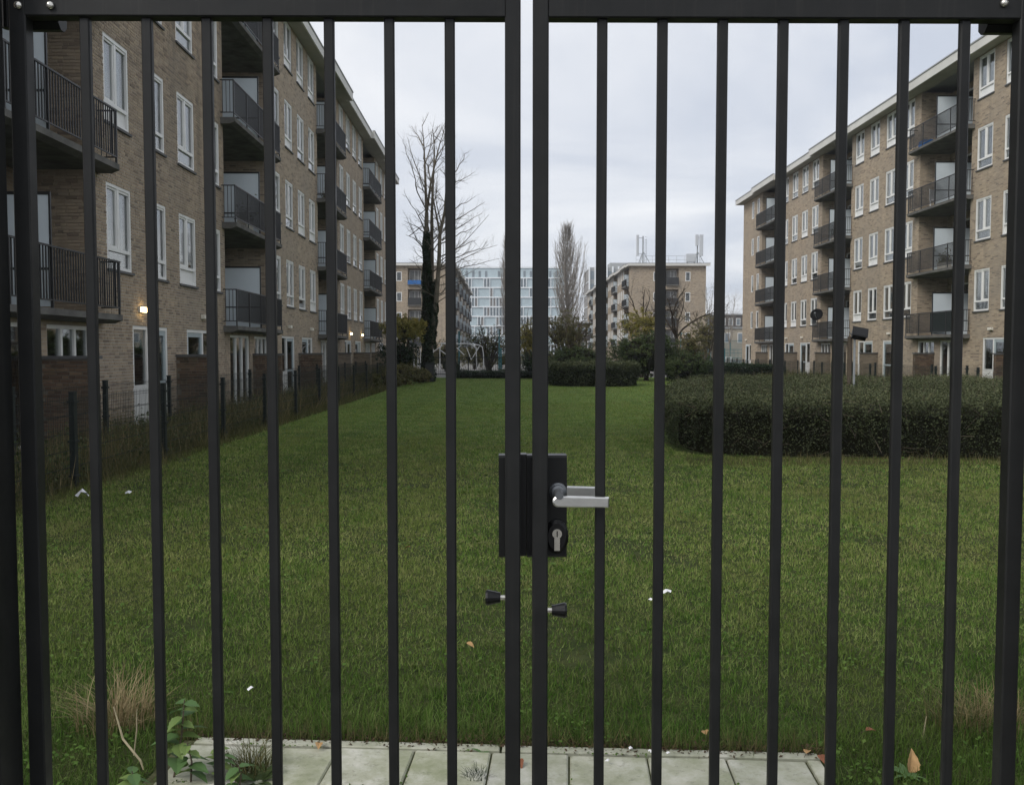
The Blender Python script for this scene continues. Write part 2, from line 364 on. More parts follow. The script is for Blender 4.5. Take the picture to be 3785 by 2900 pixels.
def blades(base, height, width, lean, rng):
    # one bent triangle pair per blade is too dear for a lawn: single tapered triangles
    n = len(base); a = rng.random(n)*2*np.pi
    d = np.stack([np.cos(a), np.sin(a), np.zeros(n)], 1)*(width*.5)[:, None]
    la = rng.random(n)*2*np.pi; ll = lean*rng.random(n)
    tip = base+np.stack([np.cos(la)*ll*height, np.sin(la)*ll*height, height*np.sqrt(np.maximum(.1, 1-ll*ll))], 1)
    return np.stack([base-d, base+d, tip], 1)

# ================================================================== GROUND
def sheet(name, pts, z, m):
    mb = MB(); mb.add([(x, y, z) for x, y in pts], [tuple(range(len(pts)))]); o = mb.build(name, m); return tag(o, kind='structure')
sheet('ground', [(-900, -300), (900, -300), (900, 1500), (-900, 1500)], -0.02, M['asphalt'])
sheet('lawn', [(-7.9, .4), (19.2, .4), (19.2, 52), (-7.9, 52)], -0.004, M['soil'])
rng = np.random.default_rng(7); random.seed(7)

# ---- paving slabs just inside the gate, edged by a narrow kerb
pl = on_ground(829, 2750); pr = on_ground(3045, 2810)
PADR = math.atan2(pr.y-pl.y, pr.x-pl.x)
pad_o = on_ground(2977, 2824)             # far right corner of the slabs
ex = Vector((math.cos(PADR), math.sin(PADR), 0)); ey = Vector((-ex.y, ex.x, 0))
TS = .305
pad = MB(); c = [pad_o+ex*.06+ey*.06, pad_o-ex*(TS*8+.05)+ey*.06, pad_o-ex*(TS*8+.05)-ey*(TS*6), pad_o+ex*.06-ey*(TS*6)]
tag(sheet('path_bed', [(q.x, q.y) for q in c], .002, M['joint']))
path = bpy.data.objects.new('path', None); col.objects.link(path); path.location = pad_o; path.rotation_euler = (0, 0, PADR); tag(path, kind='structure')
def slab_mesh(name, w_, d_, h=.035, bev=.004):
    mb = MB(); x, y = w_/2, d_/2; b = bev
    vs = [(-x,-y,0),(x,-y,0),(x,y,0),(-x,y,0),(-x,-y,h-b),(x,-y,h-b),(x,y,h-b),(-x,y,h-b),(-x+b,-y+b,h),(x-b,-y+b,h),(x-b,y-b,h),(-x+b,y-b,h)]
    fs = [(0,1,5,4),(1,2,6,5),(2,3,7,6),(3,0,4,7),(4,5,9,8),(5,6,10,9),(6,7,11,10),(7,4,8,11),(8,9,10,11)]
    return mb.add(vs, fs).mesh(name, M['paver'])
tm = slab_mesh('paving_slab', TS-.007, TS-.007, .035, .006)
for r in range(5):
    for k in range(8):
        o = place('paving_slab', tm, path, loc=(-TS*(k+.5), -TS*(r+.5), -.018+random.uniform(-.003, .003)))
        o.rotation_euler = (random.uniform(-.008, .008), random.uniform(-.008, .008), random.uniform(-.012, .012))
km = slab_mesh("kerb_stone", 1.24, .05); km2 = slab_mesh('kerb_end', .05, 1.0)
for k in range(2):
    o = place('kerb_stone', km, path, loc=(-.62-1.25*k+.06, .036, -.016)); o.rotation_euler = (0, 0, random.uniform(-.006, .006))
for k in range(2): place('kerb_stone', km2, path, loc=(.032, -.5-1.01*k, -.016))

# ================================================================== GATE (two leaves, two posts)
GY, SW, SD, BW = 2.0, .036, .036, .0235      # front face of the frames; stile width and depth; bar width
ZT = 1.6+(at_y(1892, 64, GY).z-1.6)         # underside of the top rail at its front edge
ZTOP = ZT+.062
BARS_L = [-.954, -.814, -.678, -.540, -.400, -.263, -.125]; BARS_R = [.224, .362, .500, .639, .778, .9175, 1.057]
def bevbox(mb, a, b, r=.003):
    x0, x1 = sorted((a[0], b[0])); y0, y1 = sorted((a[1], b[1])); z0, z1 = a[2], b[2]
    ring = [(x0+r,y0),(x1-r,y0),(x1,y0+r),(x1,y1-r),(x1-r,y1),(x0+r,y1),(x0,y1-r),(x0,y0+r)]
    vs = [(x,y,z0) for x,y in ring]+[(x,y,z1) for x,y in ring]
    fs = [(i,(i+1)%8,(i+1)%8+8,i+8) for i in range(8)]+[tuple(range(7,-1,-1)), tuple(range(8,16))]
    mb.add(vs, fs)
def hbevbox(mb, a, b, r=.003):
    y0, y1 = a[1], b[1]; z0, z1 = a[2], b[2]
    ring = [(y0+r,z0),(y1-r,z0),(y1,z0+r),(y1,z1-r),(y1-r,z1),(y0+r,z1),(y0,z1-r),(y0,z0+r)]
    vs = [(a[0],y,z) for y,z in ring]+[(b[0],y,z) for y,z in ring]
    fs = [(i,(i+1)%8,(i+1)%8+8,i+8) for i in range(8)]+[tuple(range(7,-1,-1)), tuple(range(8,16))]
    mb.add(vs, fs)
def gate_leaf(label, xh, xm, bars, origin):
    t = thing('gate_leaf', label, 'gate', origin, 0, 'leaves of the double bar gate')
    ox, oy = origin[0], origin[1]
    def up(name, x, w_, y0, y1, z0, z1):
        mb = MB(); bevbox(mb, (x-ox-w_/2, y0-oy, z0), (x-ox+w_/2, y1-oy, z1)); return mb.build(name, M['gate'], t)
    up('hinge_stile', xh, SW+.002, GY, GY+SD, .06, ZTOP+.03)
    up('meeting_stile', xm, SW, GY, GY+SD, .06, ZTOP)
    lo, hi = sorted((xh, xm)); a = lo+SW/2+(.001 if lo == xh else 0); b = hi-SW/2-(.001 if hi == xh else 0)
    mb = MB(); hbevbox(mb, (a-ox, .0005, ZT), (b-ox, SD-.0005, ZTOP-.001)); mb.build('top_rail', M['gate'], t)
    mb = MB(); hbevbox(mb, (a-ox, .0005, .10), (b-ox, SD-.0005, .16)); mb.build('bottom_rail', M['gate'], t)
    for x in bars: up('bar', x, BW, GY+.010, GY+.010+.016, .158, ZT+.004)
    return t
gl = gate_leaf('black steel gate leaf with the lock keep, on the mesh fence side', -1.10, .019, BARS_L, (-1.10, GY, 0))
gr = gate_leaf('black steel gate leaf carrying the silver lever handle and lock cylinder', 1.195, .083, BARS_R, (1.195, GY, 0))
def dome(mb, x, y, z, r):
    mb.lathe([(0, r), (.35*r, .96*r), (.7*r, .78*r), (.93*r, .45*r), (1.0*r, .05*r)], (x, y, z), (0, -1, 0), 14)
for leaf, pts in ((gl, [(69, 22), (187, 22)]), (gr, [(3711, 14)])):
    for px, py in pts:
        q = at_y(px, py, GY); mb = MB(); dome(mb, q.x-leaf.location.x, -.0005, q.z, .0095); mb.build('bolt', M['steel'], leaf, smooth=True)
def hinge(leaf, sgn):
    # hinge blocks behind the corner of the frame
    lx = leaf.location.x; mb = MB()
    hbevbox(mb, (-sgn*.075, SD+.001, ZT-.014), (sgn*.03, SD+.04, ZT+.05), .012)
    mb.tube([(sgn*.034, SD-.01, ZT-.02), (sgn*.034, SD-.01, ZT+.09)], .012, 10)
    mb.build('hinge', M['lock_black'], leaf)
hinge(gl, -1); hinge(gr, 1)
for nm, x, lab in (('gate_post', -1.178, 'thick black gate post beside the mesh fence'), ('gate_post', 1.30, 'thick black gate post on the hedge side')):
    t = thing(nm, lab, 'gate post', (x, GY, 0)); mb = MB(); bevbox(mb, (-.05, -.10, 0), (.05, -.002, 2.62), .006); mb.build('shaft', M['gate'], t)
    mb = MB(); mb.box((-.056, -.106, 2.621), (.056, .004, 2.64)); mb.build('cap', M['lock_black'], t)
    mb = MB(); mb.box((-.09, -.14, .0), (.06, -.0, .012)); mb.build('base_plate', M['gate'], t)
# lock: case on the right leaf, keep on the left leaf, both behind the stiles
def gx(px, y): return at_y(px, 1296, y).x
yb = GY+SD+.002; lz1 = at_y(1950, 1683, yb).z; lz0 = at_y(1950, 2060, yb).z
lock = thing('gate_lock', 'black surface lock case with silver lever handles and cylinder on the gate leaf', 'lock', (.083, yb, lz0))
def lx(px, y=yb): return gx(px, y)-.083
mb = MB(); hbevbox(mb, (-.030, 0, 0), (lx(2097), .05, lz1-lz0), .005); case = mb.build('case', M['lock_black'], lock)
mb = MB(); hbevbox(mb, (lx(1917), .004, .002), (-.031, .046, lz1-lz0+.002), .003); mb.build('latch_cover', M['rubber'], lock)
q = at_y(2062, 1815, yb); hx = q.x-.083; hz = q.z-lz0
mb = MB(); mb.lathe([(0, .021), (.006, .021), (.008, .017), (.014, .016), (.016, .0105), (.060, .0095)], (hx, -.0005, hz), (0, -1, 0), 20); mb.build('handle_rose', M['rose'], lock, smooth=False)
def lever(name, y, x0, x1, z, slope=-.002):
    mb = MB(); n = 12; pts = []
    r = .0125
    for i in range(n+1):
        t = math.pi/2+math.pi*i/n; pts.append((x0+r*math.cos(t), z+r*math.sin(t)))
    pts += [(x1, z-r+slope+.0005), (x1+.001, z+r+slope-.001)]
    k = len(pts); d = .007; b = .0025
    vs = [(x, y-d+b, zz) for x, zz in pts]; cx_, cz_ = (x0+x1)/2, z
    vs += [(x+(b if x < cx_ else -b), y-d, zz+(b if zz < cz_ else -b)) for x, zz in pts]
    vs += [(x, y+d, zz) for x, zz in pts]
    fs = [tuple(range(k, 2*k)), tuple(range(3*k-1, 2*k-1, -1))]
    for i in range(k):
        j = (i+1) % k; fs += [(i, j, k+j, k+i), (2*k+i, 2*k+j, j, i)]
    mb.add(vs, fs); mb.build(name, M['alu'], lock)
yl = yb-.052
lever('lever_handle', yl-yb, at_y(2062, 1850, yl).x-.083, at_y(2249, 1850, yl).x-.083, at_y(2150, 1852, yl).z-lz0)
yl2 = yb+.105
lever('lever_handle', yl2-yb, hx+.004, at_y(2200, 1815, yl2).x-.083+.012, at_y(2150, 1814, yl2).z-lz0)
mb = MB(); mb.lathe([(0, .010), (.05, .009)], (hx, .05, at_y(2150, 1814, yl2).z-lz0), (0, 1, 0), 12); mb.build('spindle', M['alu'], lock)
q = at_y(2058, 1980, yb); cx_, cz_ = q.x-.083, q.z-lz0
mb = MB(); n = 24
ov = lambda r, yy: [(cx_+r*.0275*math.cos(2*math.pi*i/n), yy, cz_+r*.041*math.sin(2*math.pi*i/n)) for i in range(n)]
vs = ov(1, -.0005)+ov(1, -.006)+ov(.78, -.011); fs = [(i+n*r, (i+1) % n+n*r, (i+1) % n+n*(r+1), i+n*(r+1)) for r in (0, 1) for i in range(n)]+[tuple(range(2*n, 3*n))]
mb.add(vs, fs); mb.build('escutcheon', M['rubber'], lock)
mb = MB(); mb.lathe([(0, .0115), (.004, .0115)], (cx_, -.0112, cz_+.008), (0, -1, 0), 18)
mb.box((cx_-.0065, -.0150, cz_-.032), (cx_+.0065, -.0112, cz_-.001)); cyl = mb.build('lock_cylinder', M['steel'], lock)
mb = MB(); mb.box((cx_-.0012, -.0165, cz_+.001), (cx_+.0012, -.0153, cz_+.015)); mb.build('keyway', M['rubber'], cyl)
tcur = bpy.data.curves.new('txt', 'FONT'); tcur.body = 'HERAS'; tcur.size = .0125; tcur.extrude = .0003; tcur.space_character = 1.25
to = bpy.data.objects.new('txt', tcur); col.objects.link(to)
bpy.context.view_layer.update(); tme = bpy.data.meshes.new_from_object(to); bpy.data.objects.remove(to)
tme.materials.clear(); tme.materials.append(M['lock_mark'])
q = at_y(2031, 1797, yb); o = place('lettering', tme, lock, loc=(q.x-.083, -.0009, q.z-lz0)); o.rotation_euler = (math.pi/2, 0, 0)
keep = thing('lock_keep', 'black lock keep box on the gate leaf without the handle', 'lock keep', (.019, yb, lz0))
mb = MB(); hbevbox(mb, (gx(1843, yb)-.019, 0, 0), (.0075, .05, lz1-lz0), .005); mb.build('box', M['lock_black'], keep)
def stopper(px, py, sgn, xs, lab):
    y = GY+SD/2; q = at_y(px, py, y); t = thing('gate_stop', lab, 'gate stop', (xs, y, q.z))
    d = q.x-xs
    mb = MB(); mb.lathe([(0, .006), (abs(d)*.5, .006)], (0, 0, 0), (sgn, 0, 0), 10); mb.build('stud', M['steel'], t)
    mb = MB(); mb.lathe([(abs(d)*.5-.004, .012), (abs(d)*.5+.004, .0135), (abs(d)*.5+.026, .0185), (abs(d)*.5+.031, .0165)], (0, 0, 0), (sgn, 0, 0), 16); mb.build('buffer', M['rubber'], t, smooth=False)
stopper(1820, 2207, -1, .019-SW/2, 'black rubber buffer on the stile without the handle')
stopper(2068, 2254, 1, .083+SW/2, 'black rubber buffer below the lock cylinder')

# ================================================================== APARTMENT BLOCKS
PER, REC = 12.6, 4.5
L0, FH = 2.29, 2.85
LV = [L0+FH*k for k in range(4)]; SOF = 13.48; ROOF = 13.86
WIN = (.65, 2.55, 4.5, 6.45); WW = 1.13; WB, WT = .92, 2.60
def cells(u0, u1, w0, w1, holes):
    us = sorted({u0, u1}|{min(max(x, u0), u1) for h in holes for x in h[:2]}); ws = sorted({w0, w1}|{min(max(x, w0), w1) for h in holes for x in h[2:]})
    rows = []
    for j in range(len(ws)-1):
        wm = (ws[j]+ws[j+1])/2; run = []; cur = None
        for i in range(len(us)-1):
            um = (us[i]+us[i+1])/2
            solid = not any(h[0] < um < h[1] and h[2] < wm < h[3] for h in holes)
            if solid: cur = [us[i], us[i+1]] if cur is None else [cur[0], us[i+1]]
            elif cur: run.append(tuple(cur)); cur = None
        if cur: run.append(tuple(cur))
        rows.append((ws[j], ws[j+1], run))
    out = {}; res = []
    for a, b, run in rows:
        new = {}
        for r in run:
            new[r] = (out[r][0], b) if r in out else (a, b)
        for r, v in out.items():
            if r not in new: res.append(r+v)
        out = new
    res += [r+v for r, v in out.items()]
    return res
def lay_bricks(u0, u1, w0, w1, holes, rng, bl=.205, bh=.0515, j=.011):
    out = []; w_ = w0
    while w_+bh <= w1+1e-6:
        wm = w_+bh/2; free = [(u0, u1)]
        for h in holes:
            if h[2] < wm < h[3]:
                nf = []
                for a, b in free:
                    if h[1] <= a or h[0] >= b: nf.append((a, b)); continue
                    if h[0] > a: nf.append((a, h[0]))
                    if h[1] < b: nf.append((h[1], b))
                free = nf
        for a, b in free:
            u = a+(rng.random()*bl if a == u0 else 0) - (bl*.5 if a == u0 else 0)
            while u < b-.02:
                l = bl if rng.random() < .62 else .0975
                s, e = max(u, a), min(u+l, b-.002)
                if e-s > .035: out.append((s, e, w_, w_+bh, abs(e-s-bl) < 1e-4))
                u += l+j
        w_ += bh+j
    return out
def brick_verts(lst, put, rng, depth=.022, jit=.003):
    # put(o, u, w) -> local xyz arrays; five faces per brick
    a = np.array([b[:4] for b in lst]); n = len(a)
    o1 = rng.uniform(-jit, jit, n); o0 = np.full(n, -depth); e = .003
    u0, u1, w0, w1 = a.T; F = []
    P = lambda o, u, w_: np.stack(put(o, u, w_), 1)
    c = [P(o1, u0+e, w0+e), P(o1, u1-e, w0+e), P(o1, u1-e, w1-e), P(o1, u0+e, w1-e)]
    d = [P(o0, u0, w0), P(o0, u1, w0), P(o0, u1, w1), P(o0, u0, w1)]
    F.append(np.stack(c, 1))
    for i in range(4):
        k = (i+1) % 4; F.append(np.stack([d[i], d[k], c[k], c[i]], 1))
    t = rng.random(n)
    return np.concatenate(F), np.concatenate([t]*5)

_cache = {}
def win_meshes(s):
    if s in _cache: return _cache[s]
    H = WT-WB; g = {}
    def B(mb, o0, o1, u0, u1, w0, w1): mb.box((s*o0, u0, w0), (s*o1, u1, w1))
    f = MB(); t = .065
    B(f, -.11, -.012, 0, t, 0, H); B(f, -.11, -.012, WW-t, WW, 0, H); B(f, -.11, -.012, t, WW-t, 0, t); B(f, -.11, -.012, t, WW-t, H-t, H)
    B(f, -.105, -.018, t, WW-t, .36, .36+.07); B(f, -.105, -.020, WW/2-.045, WW/2+.045, .43, H-t)
    for a, b in ((t, WW/2-.045), (WW/2+.045, WW-t)):
        if a > .3: continue
        B(f, -.085, -.035, a, a+.045, .43, H-t); B(f, -.085, -.035, b-.045, b, .43, H-t); B(f, -.085, -.035, a+.045, b-.045, .43, .475); B(f, -.085, -.035, a+.045, b-.045, H-t-.045, H-t)
    B(f, -.090, -.030, WW/2+.045, WW-t, H-t-.05, H-t)
    g['frame'] = f.mesh('window', M['white'])
    def pane(u0, u1, w0, w1, m=M['glass']):
        mb = MB(); B(mb, -.068, -.060, u0, u1, w0, w1); return mb.mesh('pane', m)
    g['p1'] = pane(t, WW/2-.04, .43, H-t); g['p2'] = pane(WW/2+.04, WW-t, .43, H-t); g['p3'] = pane(t, WW-t, t, .37)
    g['p3w'] = pane(t, WW-t, t, .37, M['white'])
    mb = MB(); B(mb, -.02, .045, -.04, WW+.04, -.055, -.004); g['sill'] = mb.mesh('sill', M['sill'])
    def curt(u0, u1, w0, w1, m, folds, off=-.16):
        mb = MB(); n = max(4, int((u1-u0)*folds*4)); vs = []
        for i in range(n+1):
            u = u0+(u1-u0)*i/n; o = off+.016*math.sin(i*math.pi/2)
            vs += [(s*o, u, w0), (s*o, u, w1)]
        return mb.add(vs, [(2*i, 2*i+2, 2*i+3, 2*i+1) for i in range(n)]).mesh('curtain', m)
    g['c'] = [curt(.05, WW-.05, .04, H-.04, M['curtain'], 9), curt(.05, WW*.42, .04, H-.04, M['curtain'], 11), curt(WW*.5, WW-.04, .04, H-.04, M['curtain'], 11),
              curt(.05, WW-.05, .40, H-.04, M['curtain'], 8), curt(.05, WW-.05, .04, H-.04, M['curtain_dark'], 8), curt(WW*.22, WW*.66, .04, H-.04, M['curtain'], 10)]
    _cache[s] = g; return g
def add_window(b, s, u, wv, rr, label=None):
    g = win_meshes(s); f = place('window', g['frame'], b, loc=(0, u, wv))
    place('pane', g['p1'], f); place('pane', g['p2'], f); place('pane', g['p3w'] if rr.random() < .35 else g['p3'], f); place('sill', g['sill'], f)
    r = rr.random()
    if r < .88:
        place('curtain', g['c'][[0, 0, 0, 1, 2, 3, 3, 4, 5, 5, 0][rr.randrange(11)]], f)
    return f
def glazed_unit(b, s, name, u0, u1, w0, w1, o, lights, m=None, doorcols=(), low=.0):
    # a frame of several lights side by side; door lights get a blue grey leaf
    f = MB(); t = .07; H = w1-w0; W = u1-u0
    def B(mb, o0, o1, a, c, d, e): mb.box((s*o0, a, d), (s*o1, c, e))
    B(f, -.09, -.005, 0, t, 0, H); B(f, -.09, -.005, W-t, W, 0, H); B(f, -.09, -.005, t, W-t, H-t, H); B(f, -.09, -.005, t, W-t, 0, .05)
    edges = [t]+[t+(W-2*t)*x for x in lights]+[W-t]
    for e in edges[1:-1]: B(f, -.088, -.008, e-.035, e+.035, .05, H-t)
    root = place(name, f.mesh(name, M['white']), b, loc=(s*o, u0, w0))
    for i in range(len(edges)-1):
        a, c = edges[i]+(.035 if i else 0), edges[i+1]-(.035 if i < len(edges)-2 else 0)
        if i in doorcols:
            d = MB(); st = .09
            B(d, -.075, -.02, a, a+st, .05, H-t); B(d, -.075, -.02, c-st, c, .05, H-t); B(d, -.075, -.02, a+st, c-st, H-t-.11, H-t); B(d, -.075, -.02, a+st, c-st, .05, .22)
            B(d, -.074, -.021, a+st, c-st, .82, .90)
            d.build('door_leaf', M['door_grey'], root)
            mb = MB(); B(mb, -.055, -.045, a+st, c-st, .90, H-t-.11); mb.build('pane', M['glass'], root)
            mb = MB(); B(mb, -.055, -.045, a+st, c-st, .22, .82); mb.build('pane', M['glass'], root)
        else:
            if low:
                mb = MB(); B(mb, -.06, -.03, a, c, .05, low); mb.build('lower_panel', M['white'], root)
            mb = MB(); B(mb, -.055, -.045, a, c, max(.05, low), H-t); mb.build('pane', M['glass'], root)
    return root
_rail = {}
def rail_mesh(s, W, mesh_fill):
    key = (s, round(W, 2), mesh_fill)
    if key in _rail: return _rail[key]
    mb = MB(); o = .36; top, bot = 1.02, .12
    def B(a, b): mb.box((s*a[0], a[1], a[2]), (s*b[0], b[1], b[2]))
    B((o-.02, 0, top-.03), (o+.02, W, top)); B((o-.012, .021, bot), (o+.012, W-.021, bot+.025))
    n = int(W/.09)
    for i in range(n+1):
        u = i*(W-.019)/n
        B((o-.009, u, bot+.02), (o+.009, u+.019, top-.025))
    for i in range(5):
        u = .03+i*(W-.09)/4; B((o-.016, u, .0), (o+.016, u+.03, top-.028))
    for e in (0, W-.026):           # short returns to the wall
        B((.0, e, top-.029), (o-.021, e+.026, top-.001)); B((.0, e+.002, bot+.001), (o-.013, e+.024, bot+.024))
        for i in range(3): B((.06+i*.10, e+.006, bot+.02), (.074+i*.10, e+.02, top-.025))
    _rail[key] = mb.mesh('railing', M['rail']); return _rail[key]
_slab = {}
def balcony(b, s, u0, u1, wv, panel=True, rr=random, screen=None, plain_rail=False):
    W = u1-u0
    key = (s, round(W, 3))
    if key not in _slab:
        mb = MB(); pr = [(-1.38, -.17), (.25, -.17), (.40, -.11), (.40, 0), (-1.38, 0)]
        vs = [(s*o, 0, z) for o, z in pr]+[(s*o, W, z) for o, z in pr]; k = len(pr)
        mb.add(vs, [(i, (i+1) % k, (i+1) % k+k, i+k) for i in range(k)]+[tuple(range(k-1, -1, -1)), tuple(range(k, 2*k))])
        _slab[key] = mb.mesh('balcony', M['concrete'])
        mb = MB(); mb.box((s*-1.36, 0, .03), (s*.33, .02, 1.83)); _slab[key+('p',)] = mb.mesh('privacy_screen', M['frost'])
        mb = MB()
        for a, c in (((-1.36, 1.83), (.36, 1.88)), ((.33, .0), (.36, 1.83))): mb.box((s*a[0], -.01, a[1]), (s*c[0], .03, c[1]))
        mb.box((s*-1.36, -.008, .62), (s*.33, .028, .66)); _slab[key+('f',)] = mb.mesh('screen_frame', M['rail'])
    t = place('balcony', _slab[key], b, loc=(0, u0, wv))
    place('railing', rail_mesh(s, W, False), t)
    if panel:
        q = place('privacy_screen', _slab[key+('p',)], t, loc=(0, W*.5, 0)); place('screen_frame', _slab[key+('f',)], t, loc=(0, W*.5, 0))
    if screen:
        mb = MB(); mb.box((s*.325, W*screen[1], .13), (s*.335, W*screen[2], .98)); mb.build('rail_screen', M[screen[0]], t)
    return t
def block(name, label, s, X, y0, y1, rot, Rs, bricks=None, depth=10.5, seed=1, small_last=None, simple=False, screens={}, gable=None):
    rr = random.Random(seed); rg = np.random.default_rng(seed)
    base = Matrix.Rotation(rot, 4, 'Z') @ Vector((X, y0, 0))
    b = thing(name, label, 'apartment block', base, rot)
    LN = y1-y0; holes = []; wins = []; recs = []; doors = []
    for Ry in Rs:
        r = Ry-y0
        if r > .5: recs.append((max(.02, r-REC), min(r, LN)))
        sl = small_last is not None and abs(Ry-small_last) < .1
        for a in ((.7, 2.2) if sl else WIN):
            if r+a < .3 or r+a+WW > LN-.2: continue
            for lv in LV:
                if sl: wins.append((r+a, lv+1.05, 'small')); holes.append((r+a, r+a+.62, lv+1.05, lv+2.35))
                else: wins.append((r+a, lv+WB, 'n')); holes.append((r+a, r+a+WW, lv+WB, lv+WT))
        if simple: continue
        for (a, c, w0, w1, kind) in ((1.75, 3.65, 0.02, 2.12, 'd1'), (4.9, 6.8, .02, 2.12, 'd2'), (-4.15, -2.2, .02, 2.05, 'g3'), (-1.7, -.1, .8, 2.05, 'w3')):
            if sl and kind == 'd2': continue
            if sl and kind == 'd1': a, c = 2.6, 4.2
            if r+a < .2 or r+c > LN-.2: continue
            holes.append((r+a, r+c, w0, w1)); doors.append((r+a, r+c, w0, w1, kind))
    for a, c in recs: holes.append((a, c, 2.12, SOF))
    # facade sheet with real openings
    zb = bricks or (-9, -9)
    mb = MB(); mo = MB()
    def Q(m_, o, a, c, d, e):
        pts = [(s*o, a, d), (s*o, c, d), (s*o, c, e), (s*o, a, e)]
        m_.quad(*(pts if s > 0 else pts[::-1]))
    if bricks:
        za, zc = bricks[0]-y0, bricks[1]-y0
        for (a, c, d, e) in cells(0, za, 0, SOF, holes): Q(mb, 0, a, c, d, e)
        for (a, c, d, e) in cells(zc, LN, 0, SOF, holes): Q(mb, 0, a, c, d, e)
        for (a, c, d, e) in cells(za, zc, 0, SOF, holes): Q(mo, -.009, a, c, d, e)
    else:
        for (a, c, d, e) in cells(0, LN, 0, SOF, holes): Q(mb, 0, a, c, d, e)
    for (a, c, d, e) in holes:      # reveals
        dp = .25
        if e > 13.4: continue
        for p1, p2 in (((a, d), (c, d)), ((c, d), (c, e)), ((c, e), (a, e)), ((a, e), (a, d))):
            o0 = -.001 if not (bricks and za < a < zc) else -.009
            mb.quad((s*o0, p1[0], p1[1]), (s*o0, p2[0], p2[1]), (s*-dp, p2[0], p2[1]), (s*-dp, p1[0], p1[1]))
    for a, c in recs:               # recess: side walls and back wall
        mb.quad((s*-.001, a, 2.12), (s*-1.4, a, 2.12), (s*-1.4, a, SOF), (s*-.001, a, SOF))
        mb.quad((s*-.001, c, 2.12), (s*-1.4, c, 2.12), (s*-1.4, c, SOF), (s*-.001, c, SOF))
        bh = [(a+.35, a+2.0, lv+.02, lv+2.35) for lv in LV]+[(c-2.0, c-.35, lv+.02, lv+2.35) for lv in LV]
        for (q, r_, d, e) in cells(a, c, 2.12, SOF, bh): Q(mb, -1.4, q, r_, d, e)
    D = depth                       # ends, back
    mb.quad((0, 0, 0), (s*-D, 0, 0), (s*-D, 0, SOF), (0, 0, SOF)) if not gable else None
    mb.quad((0, LN, 0), (s*-D, LN, 0), (s*-D, LN, SOF), (0, LN, SOF)); mb.quad((s*-D, 0, 0), (s*-D, LN, 0), (s*-D, LN, SOF), (s*-D, 0, SOF))
    gh = []
    if gable:
        for kind, o0, o1, rows in gable:
            for d, e in rows: gh.append((o0, o1, d, e, kind))
        for (a, c, d, e) in cells(0, D, 0, SOF, [g[:4] for g in gh]): mb.quad((s*-a, 0, d), (s*-c, 0, d), (s*-c, 0, e), (s*-a, 0, e))
    wall = mb.build('wall', M['brickwall'] if not simple else M['brickwall_far'], b)
    if mo.f: mo.build('mortar', M['mortar'], wall)
    if bricks:
        lst = lay_bricks(za, zc, .01, SOF-.01, holes, rg)
        full = sorted([x for x in lst if x[4]], key=lambda x: (x[0]+y0)**2+(x[2]-2.5)**2*.6)[:300]
        fs_ = set(full); rest = [x for x in lst if x not in fs_]
        bm_ = MB(); e = .003; lnb, hb = .205, .0515
        bm_.add([(s*-.022, 0, 0), (s*-.022, lnb, 0), (s*-.022, lnb, hb), (s*-.022, 0, hb), (0, e, e), (0, lnb-e, e), (0, lnb-e, hb-e), (0, e, hb-e)],
                [(4, 5, 6, 7), (0, 1, 5, 4), (1, 2, 6, 5), (2, 3, 7, 6), (3, 0, 4, 7)])
        bme = bm_.mesh('brick', M['brick'])
        for x in full: place('brick', bme, wall, loc=(s*rr.uniform(-.003, .003), x[0], x[2]))
        v_, t_ = brick_verts(rest, lambda o, u, w_: (s*o, u, w_), rg)
        tag(place('brickwork', np_mesh('brickwork', v_, 4, M['brick'], t_), wall), kind='stuff')
        # far cheek of the recess just before the brick zone, facing the gate
        lst = lay_bricks(-1.38, -.03, 2.3, SOF-.01, [], rg)
        v_, t_ = brick_verts(lst, lambda o, u, w_: (s*u, za-.012-o*1.0, w_), rg, .01)
        tag(place('recess_brickwork', np_mesh('recess_brickwork', v_, 4, M['brick'], t_), wall), kind='stuff')
    # dark interior behind the glass
    mi = MB(); Q(mi, -1.1, 0, LN, .02, 2.1) if False else None
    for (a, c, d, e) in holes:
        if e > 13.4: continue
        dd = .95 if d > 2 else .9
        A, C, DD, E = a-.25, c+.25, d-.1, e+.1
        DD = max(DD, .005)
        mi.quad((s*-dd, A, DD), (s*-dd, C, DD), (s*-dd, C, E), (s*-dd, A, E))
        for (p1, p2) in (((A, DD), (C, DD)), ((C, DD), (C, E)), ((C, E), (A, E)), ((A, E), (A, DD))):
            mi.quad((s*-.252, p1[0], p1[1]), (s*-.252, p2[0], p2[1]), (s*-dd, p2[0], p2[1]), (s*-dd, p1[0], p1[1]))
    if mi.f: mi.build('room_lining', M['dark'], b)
    for (u, wv, kind) in wins:
        if kind == 'small':
            glazed_unit(b, s, 'window', u, u+.62, wv, wv+1.3, 0, [])
        elif simple and rr.random() < 2:
            g = win_meshes(s); f = place('window', g['frame'], b, loc=(0, u, wv)); place('pane', g['p1'], f); place('pane', g['p2'], f); place('pane', g['p3w'], f)
            place('curtain', g['c'][rr.randrange(6)], f)
        else: add_window(b, s, u, wv, rr)
    for (a, c, d, e, kind) in doors:
        if kind == 'd1': glazed_unit(b, s, 'garden_door', a, c, d, e, -.01, [.40], doorcols=(1,), low=.85)
        elif kind == 'd2': glazed_unit(b, s, 'garden_door', a, c, d, e, -.01, [.62], doorcols=(0,), low=.85)
        elif kind == 'g3': glazed_unit(b, s, 'terrace_window', a, c, d, e, -.03, [.34, .67])
        else: glazed_unit(b, s, 'terrace_window', a, c, d, e, -.03, [.34, .67])
